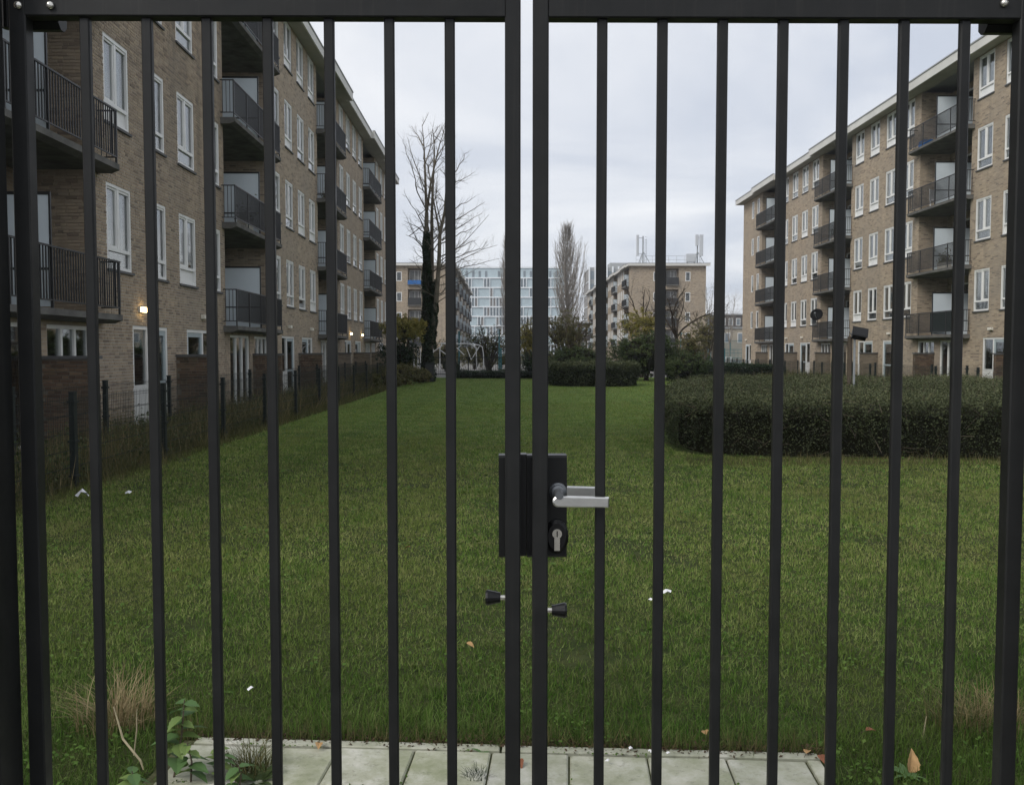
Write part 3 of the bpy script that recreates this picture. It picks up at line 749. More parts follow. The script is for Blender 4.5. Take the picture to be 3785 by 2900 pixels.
    for i, (a, c) in enumerate(recs):
        for k, lv in enumerate(LV):
            full_ = (c-a) > REC-.1
            balcony(b, s, a-.22 if full_ else a+.02, c+.35 if c < LN-.5 else c, lv, True, rr, screens.get((i, k)))
            if simple: continue
            for (q0, q1) in ((a+.35, a+2.0), (c-2.0, c-.35)):
                if q0 < .1: continue
                u_ = glazed_unit(b, s, 'balcony_door', q0, q1, lv+.02, lv+2.35, -1.40, [.5], low=.0)
                mb = MB(); mb.box((s*-.09, .07, 1.78), (s*-.004, q1-q0-.07, 1.85)); mb.build('transom', M['white'], u_)
                mb = MB(); mb.quad((s*-.30, -.1, -.0), (s*-.30, q1-q0+.1, 0), (s*-.30, q1-q0+.1, 2.4), (s*-.30, -.1, 2.4)); mb.build('room_backing', M['dark'] if rr.random() < .6 else M['curtain_dark'], u_)  # sheet behind the door; its dark version stands in for the unlit room
    # eaves: deeper over the balconies
    segs = []; u = -.45
    for a, c in recs:
        if a-.45 > u: segs.append((u, a-.45, .55, 0))
        segs.append((max(a-.45, -.45), min(c+.45, LN+.5), .72, .03)); u = c+.45
    if u < LN+.5: segs.append((u, LN+.5, .55, 0))
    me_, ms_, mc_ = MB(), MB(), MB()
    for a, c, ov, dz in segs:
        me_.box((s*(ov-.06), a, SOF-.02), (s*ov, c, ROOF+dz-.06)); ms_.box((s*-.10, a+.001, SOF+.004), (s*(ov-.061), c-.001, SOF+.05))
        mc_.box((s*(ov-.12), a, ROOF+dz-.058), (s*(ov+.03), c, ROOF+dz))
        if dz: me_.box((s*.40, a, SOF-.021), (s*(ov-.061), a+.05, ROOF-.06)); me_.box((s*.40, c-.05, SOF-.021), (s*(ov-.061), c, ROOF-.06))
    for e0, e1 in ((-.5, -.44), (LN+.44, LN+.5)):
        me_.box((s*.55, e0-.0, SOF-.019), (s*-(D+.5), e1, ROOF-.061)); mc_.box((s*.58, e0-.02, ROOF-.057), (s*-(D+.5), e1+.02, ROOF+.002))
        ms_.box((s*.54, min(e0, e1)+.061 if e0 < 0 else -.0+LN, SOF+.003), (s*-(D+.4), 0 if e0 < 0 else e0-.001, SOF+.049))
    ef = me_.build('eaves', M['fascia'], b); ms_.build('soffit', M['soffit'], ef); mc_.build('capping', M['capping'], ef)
    mb = MB(); mb.box((s*.45, -.43, ROOF-.12), (s*-(D+.4), LN+.43, ROOF-.065)); mb.build('roof', M['capping'], b)
    # gable openings that face the gate
    for (a, c, d, e, kind) in gh:
        W = c-a
        if kind == 'w':
            f = MB(); t = .09; x0, x1 = -s*a, -s*c
            lo, hi = min(x0, x1), max(x0, x1)
            f.box((lo, -.02, d), (lo+t, .08, e)); f.box((hi-t, -.02, d), (hi, .08, e)); f.box((lo+t, -.02, d), (hi-t, .08, d+t)); f.box((lo+t, -.02, e-t), (hi-t, .08, e))
            o_ = f.build('gable_window', M['white'], b)
            mb = MB(); mb.box((lo+t, .03, d+t), (hi-t, .04, e-t)); mb.build('pane', M['glass'], o_)
            mb = MB(); mb.box((lo-.1, .5, d-.1), (hi+.1, .52, e+.1)); mb.build('room_backing', M['dark'] if rr.random() < .5 else M['curtain_dark'], o_)  # backing sheet; the dark colour imitates the unlit room behind the pane
        else:
            lo, hi = sorted((-s*a, -s*c)); f = MB()
            f.box((lo, .9, d), (hi, .95, e)); f.box((lo-.05, .0, d), (lo, .9, e)); f.box((hi, 0, d), (hi+.05, .9, e)); o_ = f.build('gable_loggia', M['brickwall_far'], b)
            mb = MB(); mb.box((lo+.1, .85, d+.15), (hi-.1, .89, e-.2)); mb.build('pane', M['curtain_dark'], o_)
            mb = MB()
            for q in (lo+.1, lo+W*.45, lo+W*.72, hi-.16): mb.box((q, .80, d+.15), (q+.06, .86, e-.2))
            mb.box((lo+.1, .80, e-.26), (hi-.1, .86, e-.2)); mb.build('frame', M['white'], o_)
            mb = MB(); mb.box((lo-.05, -.35, d-.15), (hi+.05, .9, d)); mb.build('slab', M['concrete'], o_)
            mb = MB(); mb.box((lo-.03, -.34, d+.02), (hi+.03, -.30, d+(.6 if kind == 'blue_screen' else 1.0))); mb.build('parapet', M[kind], o_)
    return b
ROT_L = (VPX-1840)/FPX; ROT_R = -(1885-VPX)/FPX
RL = [3.7, 16.45, 28.9, 41.5, 54.1]; RRt = [28.0, 40.5, 53.1, 65.7]
blkL = block('apartment_block', 'long brown brick block on the mesh fence side with lit lamps above its garden doors', 1, -7.60, 4.4, 62.2, ROT_L, RL, bricks=(16.45, 24.4), seed=3)
blkR = block('apartment_block', 'long tan brick block behind the big hedge with a black dish on a balcony', -1, 19.0, 24.5, 70.9, ROT_R, RRt, seed=5, small_last=65.7, screens={(1, 0): ('green_screen', .02, .55)})
rows4 = [(2.9, 4.15), (5.7, 7.0), (8.5, 9.8), (11.35, 12.65)]
blkL2 = block('apartment_block', 'far brick block behind the ivy tree with a bright blue balcony front', 1, -7.4, 122, 186, 0.0, [135, 147.6, 160.2, 172.8, 185], seed=8, simple=True,
      gable=[('w', 7.0, 7.75, rows4), ('rail', 4.3, 6.1, [(2.3, 4.6), (5.15, 7.4), (8.0, 10.2)]), ('blue_screen', 4.3, 6.1, [(10.85, 13.1)]), ('w', 2.0, 2.7, rows4[:0])])
blkR2 = block('apartment_block', 'far brick block with antenna masts on its roof', -1, 17.8, 122, 186, 0.0, [129, 141.6, 154.2, 166.8, 179.4], seed=9, simple=True,
      gable=[('w', 7.6, 8.3, rows4), ('w', 3.1, 3.8, rows4), ('rail', 4.9, 6.6, [(2.3, 4.6), (5.15, 7.4), (8.0, 10.2), (10.85, 13.1)])])

# ================================================================== GARDEN WALLS, WALL LAMPS
def fac(side, o, y, z=0.0):         # point in front of a facade: o metres out, y along it
    rot, X, s = (ROT_L, -7.60, 1) if side == 'L' else (ROT_R, 19.0, -1)
    return Matrix.Rotation(rot, 4, 'Z') @ Vector((X+s*o, y, z)), rot, s
def garden_wall(side, y, label, real):
    p_, rot, s = fac(side, 0, y); t = thing('garden_wall', label, 'garden wall', p_, rot, 'low brick walls between the gardens')
    W, T, H = .88, .20, 1.46; rg = np.random.default_rng(int(y*10)); rr = random.Random(int(y*10))
    mb = MB(); mb.box((s*.002, -T/2+.012, 0), (s*(W-.012), T/2-.012, H)); core = mb.build('masonry', M['mortar_dark'] if real else M['garden_brick'], t)
    if real:
        bme = {}
        for face in ('front', 'end'):
            lst = lay_bricks(.01, (W if face == 'front' else T-.01), .005, H-.002, [], rg)
            for (a, c, d, e, fu) in lst:
                l = round(c-a, 3); key = (face, l)
                if key not in bme:
                    mb = MB(); g = .0025; hb = e-d
                    if face == 'front': v_ = [(s*x, yy, zz) for x, yy, zz in [(0, .02, 0), (l, .02, 0), (l, .02, hb), (0, .02, hb), (g, 0, g), (l-g, 0, g), (l-g, 0, hb-g), (g, 0, hb-g)]]
                    else: v_ = [(s*-.02, 0, 0), (s*-.02, l, 0), (s*-.02, l, hb), (s*-.02, 0, hb), (0, g, g), (0, l-g, g), (0, l-g, hb-g), (0, g, hb-g)]
                    bme[key] = mb.add(v_, [(4, 5, 6, 7), (0, 1, 5, 4), (1, 2, 6, 5), (2, 3, 7, 6), (3, 0, 4, 7)]).mesh('brick', M['brick_dark'])
                j = rr.uniform(-.003, .003)
                place('brick', bme[key], core, loc=(s*a, -T/2+j, d) if face == 'front' else (s*(W+j), -T/2+a, d))
    mb = MB(); mb.box((s*-.0, -T/2-.03, H+.002), (s*(W+.03), T/2+.03, H+.055)); mb.build('coping', M['sill'], t)
M['garden_brick'] = brickwall('garden_brick', .48)
LW = [(14.65, 'low brick garden wall under the big balcony beside the gate post'), (20.7, 'low brick garden wall just beyond the lit lamp and white door')]
for y, lab in LW: garden_wall('L', y, lab, True)
for y in (27.1, 33.3, 39.8, 45.9, 52.4, 58.4): garden_wall('L', y, 'low dark brick garden wall further along the block with lit lamps', y < 34)
for y in (32.35, 38.85, 44.8, 51.4, 57.4, 63.9): garden_wall('R', y, 'low brick garden wall at the foot of the block behind the hedge', y < 40)
def wall_lamp(side, y, lit, label, group):
    p_, rot, s = fac(side, 0, y, 2.47); t = thing('wall_lamp', label, 'lamp', p_, rot, group)
    mb = MB(); mb.box((s*.002, -.13, -.055), (s*.05, .13, .055)); mb.build('housing', M['lampbox'], t)
    mb = MB(); bevbox(mb, (s*.051, -.12, -.05), (s*.11, .12, .05), .012); mb.build('diffuser', M['lamp_on'] if lit else M['lampbox'], t)
wall_lamp('L', 18.62, True, 'glowing wall lamp above the white garden door, by a lone unlit lamp', 'lit wall lamps')
for y in (44.7, 48.4): wall_lamp('L', y, True, 'small glowing wall lamp far along the brown brick block', 'lit wall lamps')
for y in (22.5, 31.7, 35.4, 57): wall_lamp('L', y, False, 'unlit cream wall lamp on the block with lit lamps', 'unlit wall lamps')
for y in (34.2, 43.4, 46.9, 56.3, 59.5, 69.6): wall_lamp('R', y, False, 'unlit cream wall lamp on the block behind the hedge', 'unlit wall lamps')
# dish on the first-floor balcony of the hedge-side block
p_, rot, s = fac('R', .50, 52.3, 3.75); t = thing('satellite_dish', 'black satellite dish fixed to a balcony railing', 'satellite dish', p_, rot)
mb = MB(); mb._lathe([(0, .03), (.0, .10), (.05, .28), (.085, .38), (.07, .38), (.03, .28)], Vector((0, 0, 0)), Vector((-.55, -.75, .35)).normalized(), 20, 0)
mb.build('reflector', M['dish'], t, smooth=True)
mb = MB(); mb.tube([(0, 0, -.25), (-.2, -.28, -.05), (-.24, -.34, .12)], .012, 6); mb.box((-.28, -.39, .08), (-.21, -.30, .16)); mb.build('feed_arm', M['galv'], t)
mb = MB(); mb.tube([(.06, .06, -.75), (.06, .06, .05)], .02, 8); mb.build('mast', M['rail'], t)

def planter(side, y, k, lab, m_):
    p_, rot, s = fac(side, .12, y, LV[k]+.001); t = thing('planter', lab, 'planter', p_, rot); mb = MB(); mb.box((s*-.14, -.35, 0), (s*.14, .35, .28)); mb.build('trough', M['soffit'], t)
    rg = np.random.default_rng(int(y*7)); tag(place('leaves', leaf_mesh('leaves', np.stack([rg.normal(0, .1, 500), rg.uniform(-.38, .38, 500), .30+rg.exponential(.14, 500)], 1), .07, M[m_], rg), t), kind='stuff')
planter('L', 26.0, 1, 'planter with green leaves on a second floor balcony of the brown block', 'shrub')
planter('L', 38.6, 2, 'leafy planter on a third floor balcony far along the brown block', 'olive')
planter('R', 50.6, 2, 'planter with leaves on a middle balcony of the tan block', 'shrub')
planter('R', 37.8, 1, 'leafy planter on the balcony above the dark green screen', 'olive')
p_, rot, s = fac('R', .05, 39.9, LV[3]+.001); t = thing('crate', 'bright blue crate on the top balcony of the tan block', 'crate', p_, rot); mb = MB(); mb.box((-.2, -.3, 0), (.2, .3, .03)); [mb.box(a, b) for a, b in (((-.2, -.3, .031), (-.17, .3, .3)), ((.17, -.3, .031), (.2, .3, .3)), ((-.169, -.3, .031), (.169, -.27, .3)), ((-.169, .27, .031), (.169, .3, .3)))]; mb.build('box', M['blue_screen'], t)
def garden_chair(side, y, k, lab):
    p_, rot, s = fac(side, -.35, y, LV[k]+.001); t = thing('garden_chair', lab, 'chair', p_, rot+.6)
    mb = MB(); mb.box((-.22, -.22, .40), (.22, .22, .44)); mb.build('seat', M['playwhite'], t)
    mb = MB(); [mb.box((-.2+i*.085, .2, .445), (-.15+i*.085, .23, .88)) for i in range(5)]; mb.box((-.22, .2, .881), (.22, .23, .93)); mb.build('backrest', M['playwhite'], t)
    for x in (-.2, .16):
        for yy in (-.2, .16): mb = MB(); mb.box((x, yy, 0), (x+.04, yy+.04, .399)); mb.build('leg', M['playwhite'], t)
garden_chair('R', 39.6, 2, 'white garden chair on a balcony below the bright blue crate')
garden_chair('L', 27.6, 3, 'white garden chair on a top balcony of the brown block')

# ================================================================== FENCES
def wire(mb, a, b, r): mb.tube([a, b], r, 3, 0, False)
def mesh_fence(name, label, x, y0, y1, h, step, rot, mat_=None, wires=True, dx_=.05, group=None):
    t = thing(name, label, 'fence', (x, y0, 0), rot, group); mt = mat_ or M['fence']
    n = int(round((y1-y0)/step)); pm = MB(); pm.box((-.03, -.035, 0), (.03, .035, h+.06)); pm.box((-.036, -.041, h+.061), (.036, .041, h+.075)); 
    for zc in (.12, h*.5, h-.06): pm.box((-.045, -.05, zc), (.045, .05, zc+.03))
    pme = pm.mesh('post', mt); wm = MB(); k = int(step/dx_)
    for i in range(1, k): wire(wm, (0, i*step/k, .04), (0, i*step/k, h+.02), .0021)
    for j in range(int(h/.2)+1):
        for o in (-.007, .007): wire(wm, (o, .03, .05+j*(h-.06)/int(h/.2)), (o, step-.03, .05+j*(h-.06)/int(h/.2)), .0030)
    wme = wm.mesh('mesh_panel', mt)
    for i in range(n+1):
        place('post', pme, t, loc=(0, i*step, 0))
        if i < n and wires: place('mesh_panel', wme, t, loc=(0, i*step, 0))
    return t
mesh_fence('mesh_fence', 'dark green wire mesh fence along the lawn edge', -5.05, 7.45, 40, 1.05, 2.7, 0.0, dx_=.05)
mesh_fence('mesh_fence', 'inner wire mesh fence in the weeds before the doors', -6.45, 6.0, 40, 1.05, 2.7, 0.004, dx_=.05)
mesh_fence('mesh_fence', 'outer dark mesh fence behind the big hedge', 15.0, 16.5, 68, 1.0, 2.7, 0.0, dx_=.06)
mesh_fence('mesh_fence', 'inner dark mesh fence at the gardens behind the hedge', 16.5, 18.0, 68, 1.0, 2.55, 0.0, dx_=.06)
# black railing at the end of the lawn
t = thing('bar_fence', 'low black bar railing at the far end of the lawn', 'fence', (-4.6, 51.5, 0))
bm_ = MB(); bm_.tube([(0, 0, .12), (0, 0, 1.26)], .011, 4); bme = bm_.mesh('bar', M['fence'])
for i in range(78): place('bar', bme, t, loc=(.06+i*.125, 0, 0))
pm = MB(); pm.box((-.03, -.03, 0), (.03, .03, 1.4)); pme = pm.mesh('post', M['fence'])
for i in range(5): place('post', pme, t, loc=(i*2.44, 0.05, 0))
for z in (.2, 1.18):
    mb = MB(); mb.box((0, -.03, z), (9.76, -.013, z+.04)); mb.build('rail', M['fence'], t)

# ================================================================== PLANTS
def lump(x, y, f=1.0): return (np.sin(x*2.1*f+1.3*np.sin(y*1.7*f))+np.sin(y*2.7*f+1.1*np.sin(x*1.3*f+2))+.6*np.sin(x*5.3*f+y*4.1*f))*.33
def inside(px, py, poly):
    c = np.zeros(len(px), bool); n = len(poly)
    for i in range(n):
        x0, y0 = poly[i]; x1, y1 = poly[(i+1) % n]
        k = ((y0 > py) != (y1 > py)) & (px < (x1-x0)*(py-y0)/(y1-y0+1e-12)+x0); c ^= k
    return c
def smooth_poly(poly, it=2):
    for _ in range(it):
        q = []
        for i in range(len(poly)):
            a, b = np.array(poly[i]), np.array(poly[(i+1) % len(poly)]); q += [tuple(a*.75+b*.25), tuple(a*.25+b*.75)]
        poly = q
    return poly
def hedge(name, label, poly, h, ntop, nside, leaf, m, ntwig=200, seed=1, core=.30, rough=.10):
    rg = np.random.default_rng(seed); poly = smooth_poly(poly); P = np.array(poly); c = P.mean(0)
    t = thing(name, label, 'hedge', (c[0], c[1], 0)); Q_ = P-c; poly0 = [tuple(q) for q in Q_]
    lo, hi = Q_.min(0), Q_.max(0)
    x = rg.uniform(lo[0], hi[0], ntop*2); y = rg.uniform(lo[1], hi[1], ntop*2); k = inside(x, y, poly0); x, y = x[k][:ntop], y[k][:ntop]
    z = h+rough*lump(x, y)+rough*.5*lump(x, y, 2.7)-rg.exponential(.04, len(x))+rg.exponential(.03, len(x))+rough*.6*lump(x, y, 5.5)
    top = np.stack([x, y, z], 1)
    E = np.roll(Q_, -1, 0)-Q_; ln = np.linalg.norm(E, axis=1); idx = rg.choice(len(E), nside, p=ln/ln.sum()); f = rg.random(nside)
    nr = np.stack([E[:, 1], -E[:, 0]], 1)/ln[:, None]
    if ((Q_[0]+nr[0]*.1)**2).sum() < (Q_[0]**2).sum(): nr = -nr
    b = Q_[idx]+E[idx]*f[:, None]; zz = rg.random(nside)**.75*h
    off = .17*lump(b[:, 0]*.9, zz*2+b[:, 1]*.9, 1.1)+.11*lump(b[:, 0]*1.6, zz*3+b[:, 1]*1.6, 1.9)+.05*lump(b[:, 0], zz*2+b[:, 1], 5)-rg.exponential(.06, nside)+.06-.16*(1-zz/h)**1.5
    side = np.concatenate([b+nr[idx]*off[:, None], zz[:, None]], 1)
    ns_ = int(ntwig*1.6); j = rg.choice(len(E), ns_, p=ln/ln.sum()); bb = Q_[j]+E[j]*rg.random(ns_)[:, None]; f2 = rg.random((ns_, 28)); L2 = rg.uniform(.10, .34, ns_)
    sp = np.zeros((ns_, 28, 3)); out = L2[:, None]*f2*.75-.05; sid = rg.normal(0, .35, ns_)[:, None]*f2*L2[:, None]; tx = E[j]/ln[j][:, None]
    sp[:, :, :2] = bb[:, None, :]+nr[j][:, None, :]*out[:, :, None]+tx[:, None, :]*sid[:, :, None]; sp[:, :, 2] = (h-.02+rough*lump(bb[:, 0], bb[:, 1])-rg.exponential(.10, ns_))[:, None]+L2[:, None]*(rg.uniform(-.1, .9, ns_)[:, None]*f2-.9*f2**2)
    sp = sp.reshape(-1, 3)+rg.normal(size=(ns_*28, 3))*.012; sp[:, 2] = np.maximum(sp[:, 2], .05)
    pts = np.concatenate([top, side, sp])
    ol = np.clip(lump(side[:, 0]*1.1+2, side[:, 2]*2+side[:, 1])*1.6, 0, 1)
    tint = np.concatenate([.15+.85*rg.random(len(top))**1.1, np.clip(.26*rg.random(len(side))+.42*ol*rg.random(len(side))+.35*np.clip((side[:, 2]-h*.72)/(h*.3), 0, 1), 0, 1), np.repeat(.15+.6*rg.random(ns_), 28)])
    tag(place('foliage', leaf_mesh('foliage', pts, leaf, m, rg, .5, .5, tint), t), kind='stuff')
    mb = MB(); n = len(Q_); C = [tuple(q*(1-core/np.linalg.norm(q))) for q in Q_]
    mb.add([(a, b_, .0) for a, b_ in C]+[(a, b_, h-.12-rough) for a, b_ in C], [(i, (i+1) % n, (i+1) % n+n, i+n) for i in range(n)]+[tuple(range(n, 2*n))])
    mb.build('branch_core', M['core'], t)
    mb = MB(); rr = random.Random(seed)
    for i in range(ntwig):
        j = rr.randrange(nside); q = Vector(side[j]); 
        d = Vector((nr[idx[j]][0], nr[idx[j]][1], 0))*rr.uniform(.0, .6)+Vector((rr.uniform(-1, 1), rr.uniform(-1, 1), rr.uniform(-.2, .9)))
        d.normalize(); l = rr.uniform(.12, .4); mb.tube([q-d*l*.5, q+Vector((0, 0, rr.uniform(-.03, .03))), q+d*l*.5], [.005, .004, .002], 3, 0, False)
    for i in range(ntwig):
        j = rr.randrange(len(top)); q = Vector(top[j]); l = rr.uniform(.06, .2)
        mb.tube([q, q+Vector((rr.uniform(-.06, .06), rr.uniform(-.06, .06), l))], [.004, .002], 3, 0, False)
    tag(mb.build('twigs', M['twig'], t), kind='stuff')
    return t
HP = [(2.45, 13.6), (3.6, 12.9), (6.5, 12.6), (9.5, 12.3), (13.2, 12.0), (14.0, 17), (14.0, 24.0), (9, 25.0), (5.3, 24.6), (3.6, 19)]
hedge('hedge', 'broad clipped olive hedge with dark twiggy sides, before the block with the dish', HP, .84, 190000, 75000, .033, M['hedge'], 700, 11)
hedge('hedge', 'small square clipped hedge standing alone far down the lawn', [(2.0, 38.6), (6.1, 38.3), (6.3, 42.5), (2.0, 42.5)], .98, 14000, 14000, .085, M['hedge'], 60, 12)
hedge('hedge', 'narrow dark hedge strip beyond the broad hedge', [(9.0, 47.2), (15.2, 46.6), (15.2, 48.2), (9.0, 48.6)], .80, 7000, 12000, .09, M['ivy'], 30, 13)
hedge('hedge', 'very low dark hedge at the foot of the black railing', [(-3.2, 50.2), (2.6, 50.2), (2.6, 51.2), (-3.2, 51.2)], .38, 3500, 9000, .08, M['ivy'], 20, 14)
def shrub(name, label, c, rad, n, leaf, m, stems=8, seed=1, cat='shrub', lumps=9, corefrac=.62, group=None, droop=0.0, shell=.5, barkm='bark_dark', twigs=30):
    rg = np.random.default_rng(seed); rr = random.Random(seed); t = thing(name, label, cat, (c[0], c[1], 0), 0, group)
    rx, ry, z0, z1 = rad; cz = (z0+z1)/2; rz = (z1-z0)/2; per = 26; ns = n//per
    # leafy sprays: each grows outward from inside the crown and carries a row of leaves
    d = rg.normal(size=(ns, 3)); d[:, 2] = d[:, 2]*.9+.12; d /= np.linalg.norm(d, axis=1)[:, None]
    th = np.arctan2(d[:, 1], d[:, 0]); q = (shell+(1-shell)*rg.random(ns))*(.84+.26*lump(th*1.1+seed, d[:, 2]*2.2+th)+.10*lump(th*3+seed, d[:, 2]*5))
    an = d*q[:, None]*np.array([rx, ry, rz])+np.array([0, 0, cz])
    g = d*np.array([1, 1, .5])+rg.normal(size=(ns, 3))*.55+np.array([0, 0, .35-droop]); g /= np.linalg.norm(g, axis=1)[:, None]
    ln = rg.uniform(.10, .34, ns)*min(1.3, (rx+rz)*.5)
    f = rg.random((ns, per)); pts = an[:, None, :]+g[:, None, :]*(ln[:, None]*(f-.25))[:, :, None]
    pts[:, :, 2] -= (ln[:, None]*f*f)*.22; pts = pts.reshape(-1, 3)+rg.normal(size=(ns*per, 3))*leaf*.45
    pts[:, 2] = np.maximum(pts[:, 2], .03+.08*rg.random(len(pts)))
    tag(place('crown', leaf_mesh('crown', pts, leaf*.85, m, rg, .2, .55, np.clip(np.repeat(rg.random(ns), per)*.6+rg.random(ns*per)*.5-.05, 0, 1)), t), kind='stuff')
    mb = MB()
    for i in range(stems):
        a = 6.283*i/stems+rr.uniform(-.3, .3); r = rr.uniform(.2, .85)
        e = Vector((math.cos(a)*rx*r, math.sin(a)*ry*r, rr.uniform(cz, z1*.97))); b = Vector((rr.uniform(-.15, .15), rr.uniform(-.15, .15), 0))
        mid = b.lerp(e, .5)+Vector((rr.uniform(-.12, .12), rr.uniform(-.12, .12), .12*z1)); r0 = .012+.012*z1
        mb.tube([b, b.lerp(mid, .5)+Vector((0, 0, .04)), mid, e], [r0, r0*.8, r0*.6, r0*.25], 5, 0, False)
        for k in range(twigs//max(1, stems)):
            s_ = mid.lerp(e, rr.random()); d = Vector((rr.uniform(-1, 1), rr.uniform(-1, 1), rr.uniform(-.1, 1.2))).normalized()*rr.uniform(.2, .6)*min(1.0, z1*.35)
            mb.tube([s_, s_+d*.5+Vector((0, 0, .03)), s_+d], [r0*.3, r0*.22, r0*.1], 3, 0, False)
    mb.build('stem', M[barkm], t)
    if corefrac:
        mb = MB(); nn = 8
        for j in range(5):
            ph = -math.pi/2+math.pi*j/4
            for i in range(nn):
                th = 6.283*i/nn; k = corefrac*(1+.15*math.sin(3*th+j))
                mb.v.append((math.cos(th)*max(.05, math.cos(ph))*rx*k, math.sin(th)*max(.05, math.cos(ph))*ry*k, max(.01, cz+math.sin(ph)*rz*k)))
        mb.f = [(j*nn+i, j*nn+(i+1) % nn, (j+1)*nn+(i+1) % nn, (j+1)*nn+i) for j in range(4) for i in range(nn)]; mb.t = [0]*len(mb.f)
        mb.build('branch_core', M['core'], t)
    return t
shrub('shrub', 'tall yellow green shrub on dark bent stems left of the ivy tree', (-4.95, 42.5), (1.25, 1.2, 1.9, 3.35), 9000, .11, M['yellow'], 7, 21, lumps=11, corefrac=.3, twigs=40)
shrub('shrub', 'dark tangled shrub below the yellow green crown', (-5.1, 42.0), (1.2, 1.1, .5, 2.3), 6000, .09, M['ivy'], 9, 22, corefrac=.5, twigs=70)
for i, (x, y, r, h, m_) in enumerate([(-5.2, 36.2, .8, .95, 'weed'), (-4.9, 38.6, .95, 1.1, 'olive'), (-4.7, 41.3, 1.0, 1.05, 'weed'), (-5.3, 33.5, .7, .8, 'weed'), (-4.2, 43.4, .6, .7, 'olive')]):
    shrub('bramble', 'olive bramble thicket where the mesh fence meets the ivy tree', (x, y), (r, r, 0.0, h), 5000, .085, M[m_], 8, 30+i, 'bramble', group='brambles by the ivy tree', corefrac=.5)
shrub('shrub', 'round black green shrub behind the dark cabinet', (-2.95, 48.8), (.55, .5, 0, 1.25), 4000, .07, M['ivy'], 5, 36, corefrac=.7)
shrub('shrub', 'wide dense green shrub behind the small square hedge', (7.6, 46.5), (2.3, 1.8, 0, 2.75), 24000, .10, M['shrub'], 10, 37, lumps=16, corefrac=.66)
shrub('shrub', 'green shrub row between the small hedge and the poplar', (4.1, 48.2), (2.1, 1.2, 0, 2.0), 16000, .10, M['shrub'], 8, 38, lumps=14, corefrac=.66)
shrub('shrub', 'dark green shrub spilling toward the broad hedge', (9.6, 45.5), (1.5, 1.2, 0, 1.7), 10000, .095, M['shrub'], 8, 39, lumps=10, corefrac=.62)
shrub('shrub', 'low dark shrub at the lawn end behind the gate stiles', (1.75, 49.3), (.95, .8, 0, 1.7), 7000, .09, M['ivy'], 6, 40, corefrac=.6)
shrub('shrub', 'tall thin olive brown brush below the poplar', (3.9, 55), (2.3, 1.2, .5, 4.5), 22000, .08, M['olive'], 22, 41, lumps=18, corefrac=0, shell=.15, twigs=320, barkm='twig')
shrub('shrub', 'golden leaved brush seen between the gate stiles', (1.55, 55), (.85, .8, .4, 4.0), 10000, .09, M['yellow'], 12, 42, lumps=12, corefrac=0, shell=.2, twigs=80, barkm='twig')
shrub('shrub', 'brown leafless brush behind the white climbing frame', (-1.2, 66), (2.9, 1.3, 0, 3.7), 16000, .08, M['weed'], 30, 43, lumps=14, corefrac=.0, shell=.2, twigs=320, barkm='bark_dark')
shrub('shrub', 'low brown brush behind the black railing beside the teal pole', (-4.6, 69), (2.2, 1.2, 0, 2.7), 9000, .09, M['weed'], 20, 47, corefrac=.3, shell=.2, twigs=160)
for i, x in enumerate((-8.2, -5.4, -2.6, .3, 3.2, 6.4)):
    shrub('shrub', 'dull brown olive bush in the row at the back of the playground', (x, 76+i % 2), (1.9, 1.2, 0, 1.5+.35*(i % 3)), 5000, .12, M['weed' if i % 2 else 'olive'], 9, 130+i, corefrac=.55, shell=.3, twigs=60, group='bushes at the back of the playground')
shrub('shrub', 'yellow leaved tree crown over the dense green shrub', (8.2, 51.5), (1.55, 1.2, 1.9, 4.2), 8000, .10, M['yellow'], 6, 44, lumps=14, corefrac=.0, shell=.3, twigs=80)
shrub('shrub', 'pale green shrub left of the white hoop frame', (11.4, 53), (1.0, .9, 0, 3.1), 8000, .09, M['olive'], 9, 45, lumps=12, corefrac=.4, twigs=60)
shrub('shrub', 'sparse olive bush growing before the far dark building', (17.7, 76), (1.6, 1.2, .3, 5.2), 7000, .12, M['olive'], 14, 46, lumps=16, corefrac=0, shell=.2, twigs=160, barkm='twig')

def branch(mb, rr, p, d, ln, r, lev, cfg):
    nseg = cfg['seg'][lev]; pts = [p.copy()]; rad = [r]; q = p.copy(); d = d.normalized()
    for i in range(nseg):
        d = (d+Vector((rr.gauss(0, 1), rr.gauss(0, 1), rr.gauss(0, 1)))*cfg['jit'][lev]+Vector((0, 0, cfg['up'][lev]))).normalized()
        q = q+d*(ln/nseg); pts.append(q.copy()); rad.append(r*(1-(1-cfg['tip'])*(i+1)/nseg))
    mb.tube(pts, rad, cfg['n'][lev], 0, False)
    if lev+1 >= len(cfg['seg']): return
    kids(mb, rr, pts, rad, ln, lev, cfg)
def kids(mb, rr, pts, rad, ln, lev, cfg):
    k = cfg['kids'][lev]; k = rr.randint(max(1, int(k*.7)), int(k*1.3+.5))
    for i in range(k):
        f = cfg['from'][lev]+(1-cfg['from'][lev])*(i+rr.random())/k; x = f*(len(pts)-1); j = min(int(x), len(pts)-2); a = pts[j].lerp(pts[j+1], x-j)
        ax = (pts[j+1]-pts[j]).normalized(); s = ax.cross(Vector((rr.gauss(0, 1), rr.gauss(0, 1), rr.gauss(0, 1)))).normalized()
        an = cfg['ang'][lev]*rr.uniform(.7, 1.3); dd = ax*math.cos(an)+s*math.sin(an)
        if cfg.get('bias'): dd = dd+cfg['bias']*rr.random()
        rj = rad[j]+(rad[j+1]-rad[j])*(x-j)
        branch(mb, rr, a, dd, ln*cfg['len'][lev]*rr.uniform(.6, 1.2)*(1.15-.6*f), rj*cfg['rr'][lev], lev+1, cfg)
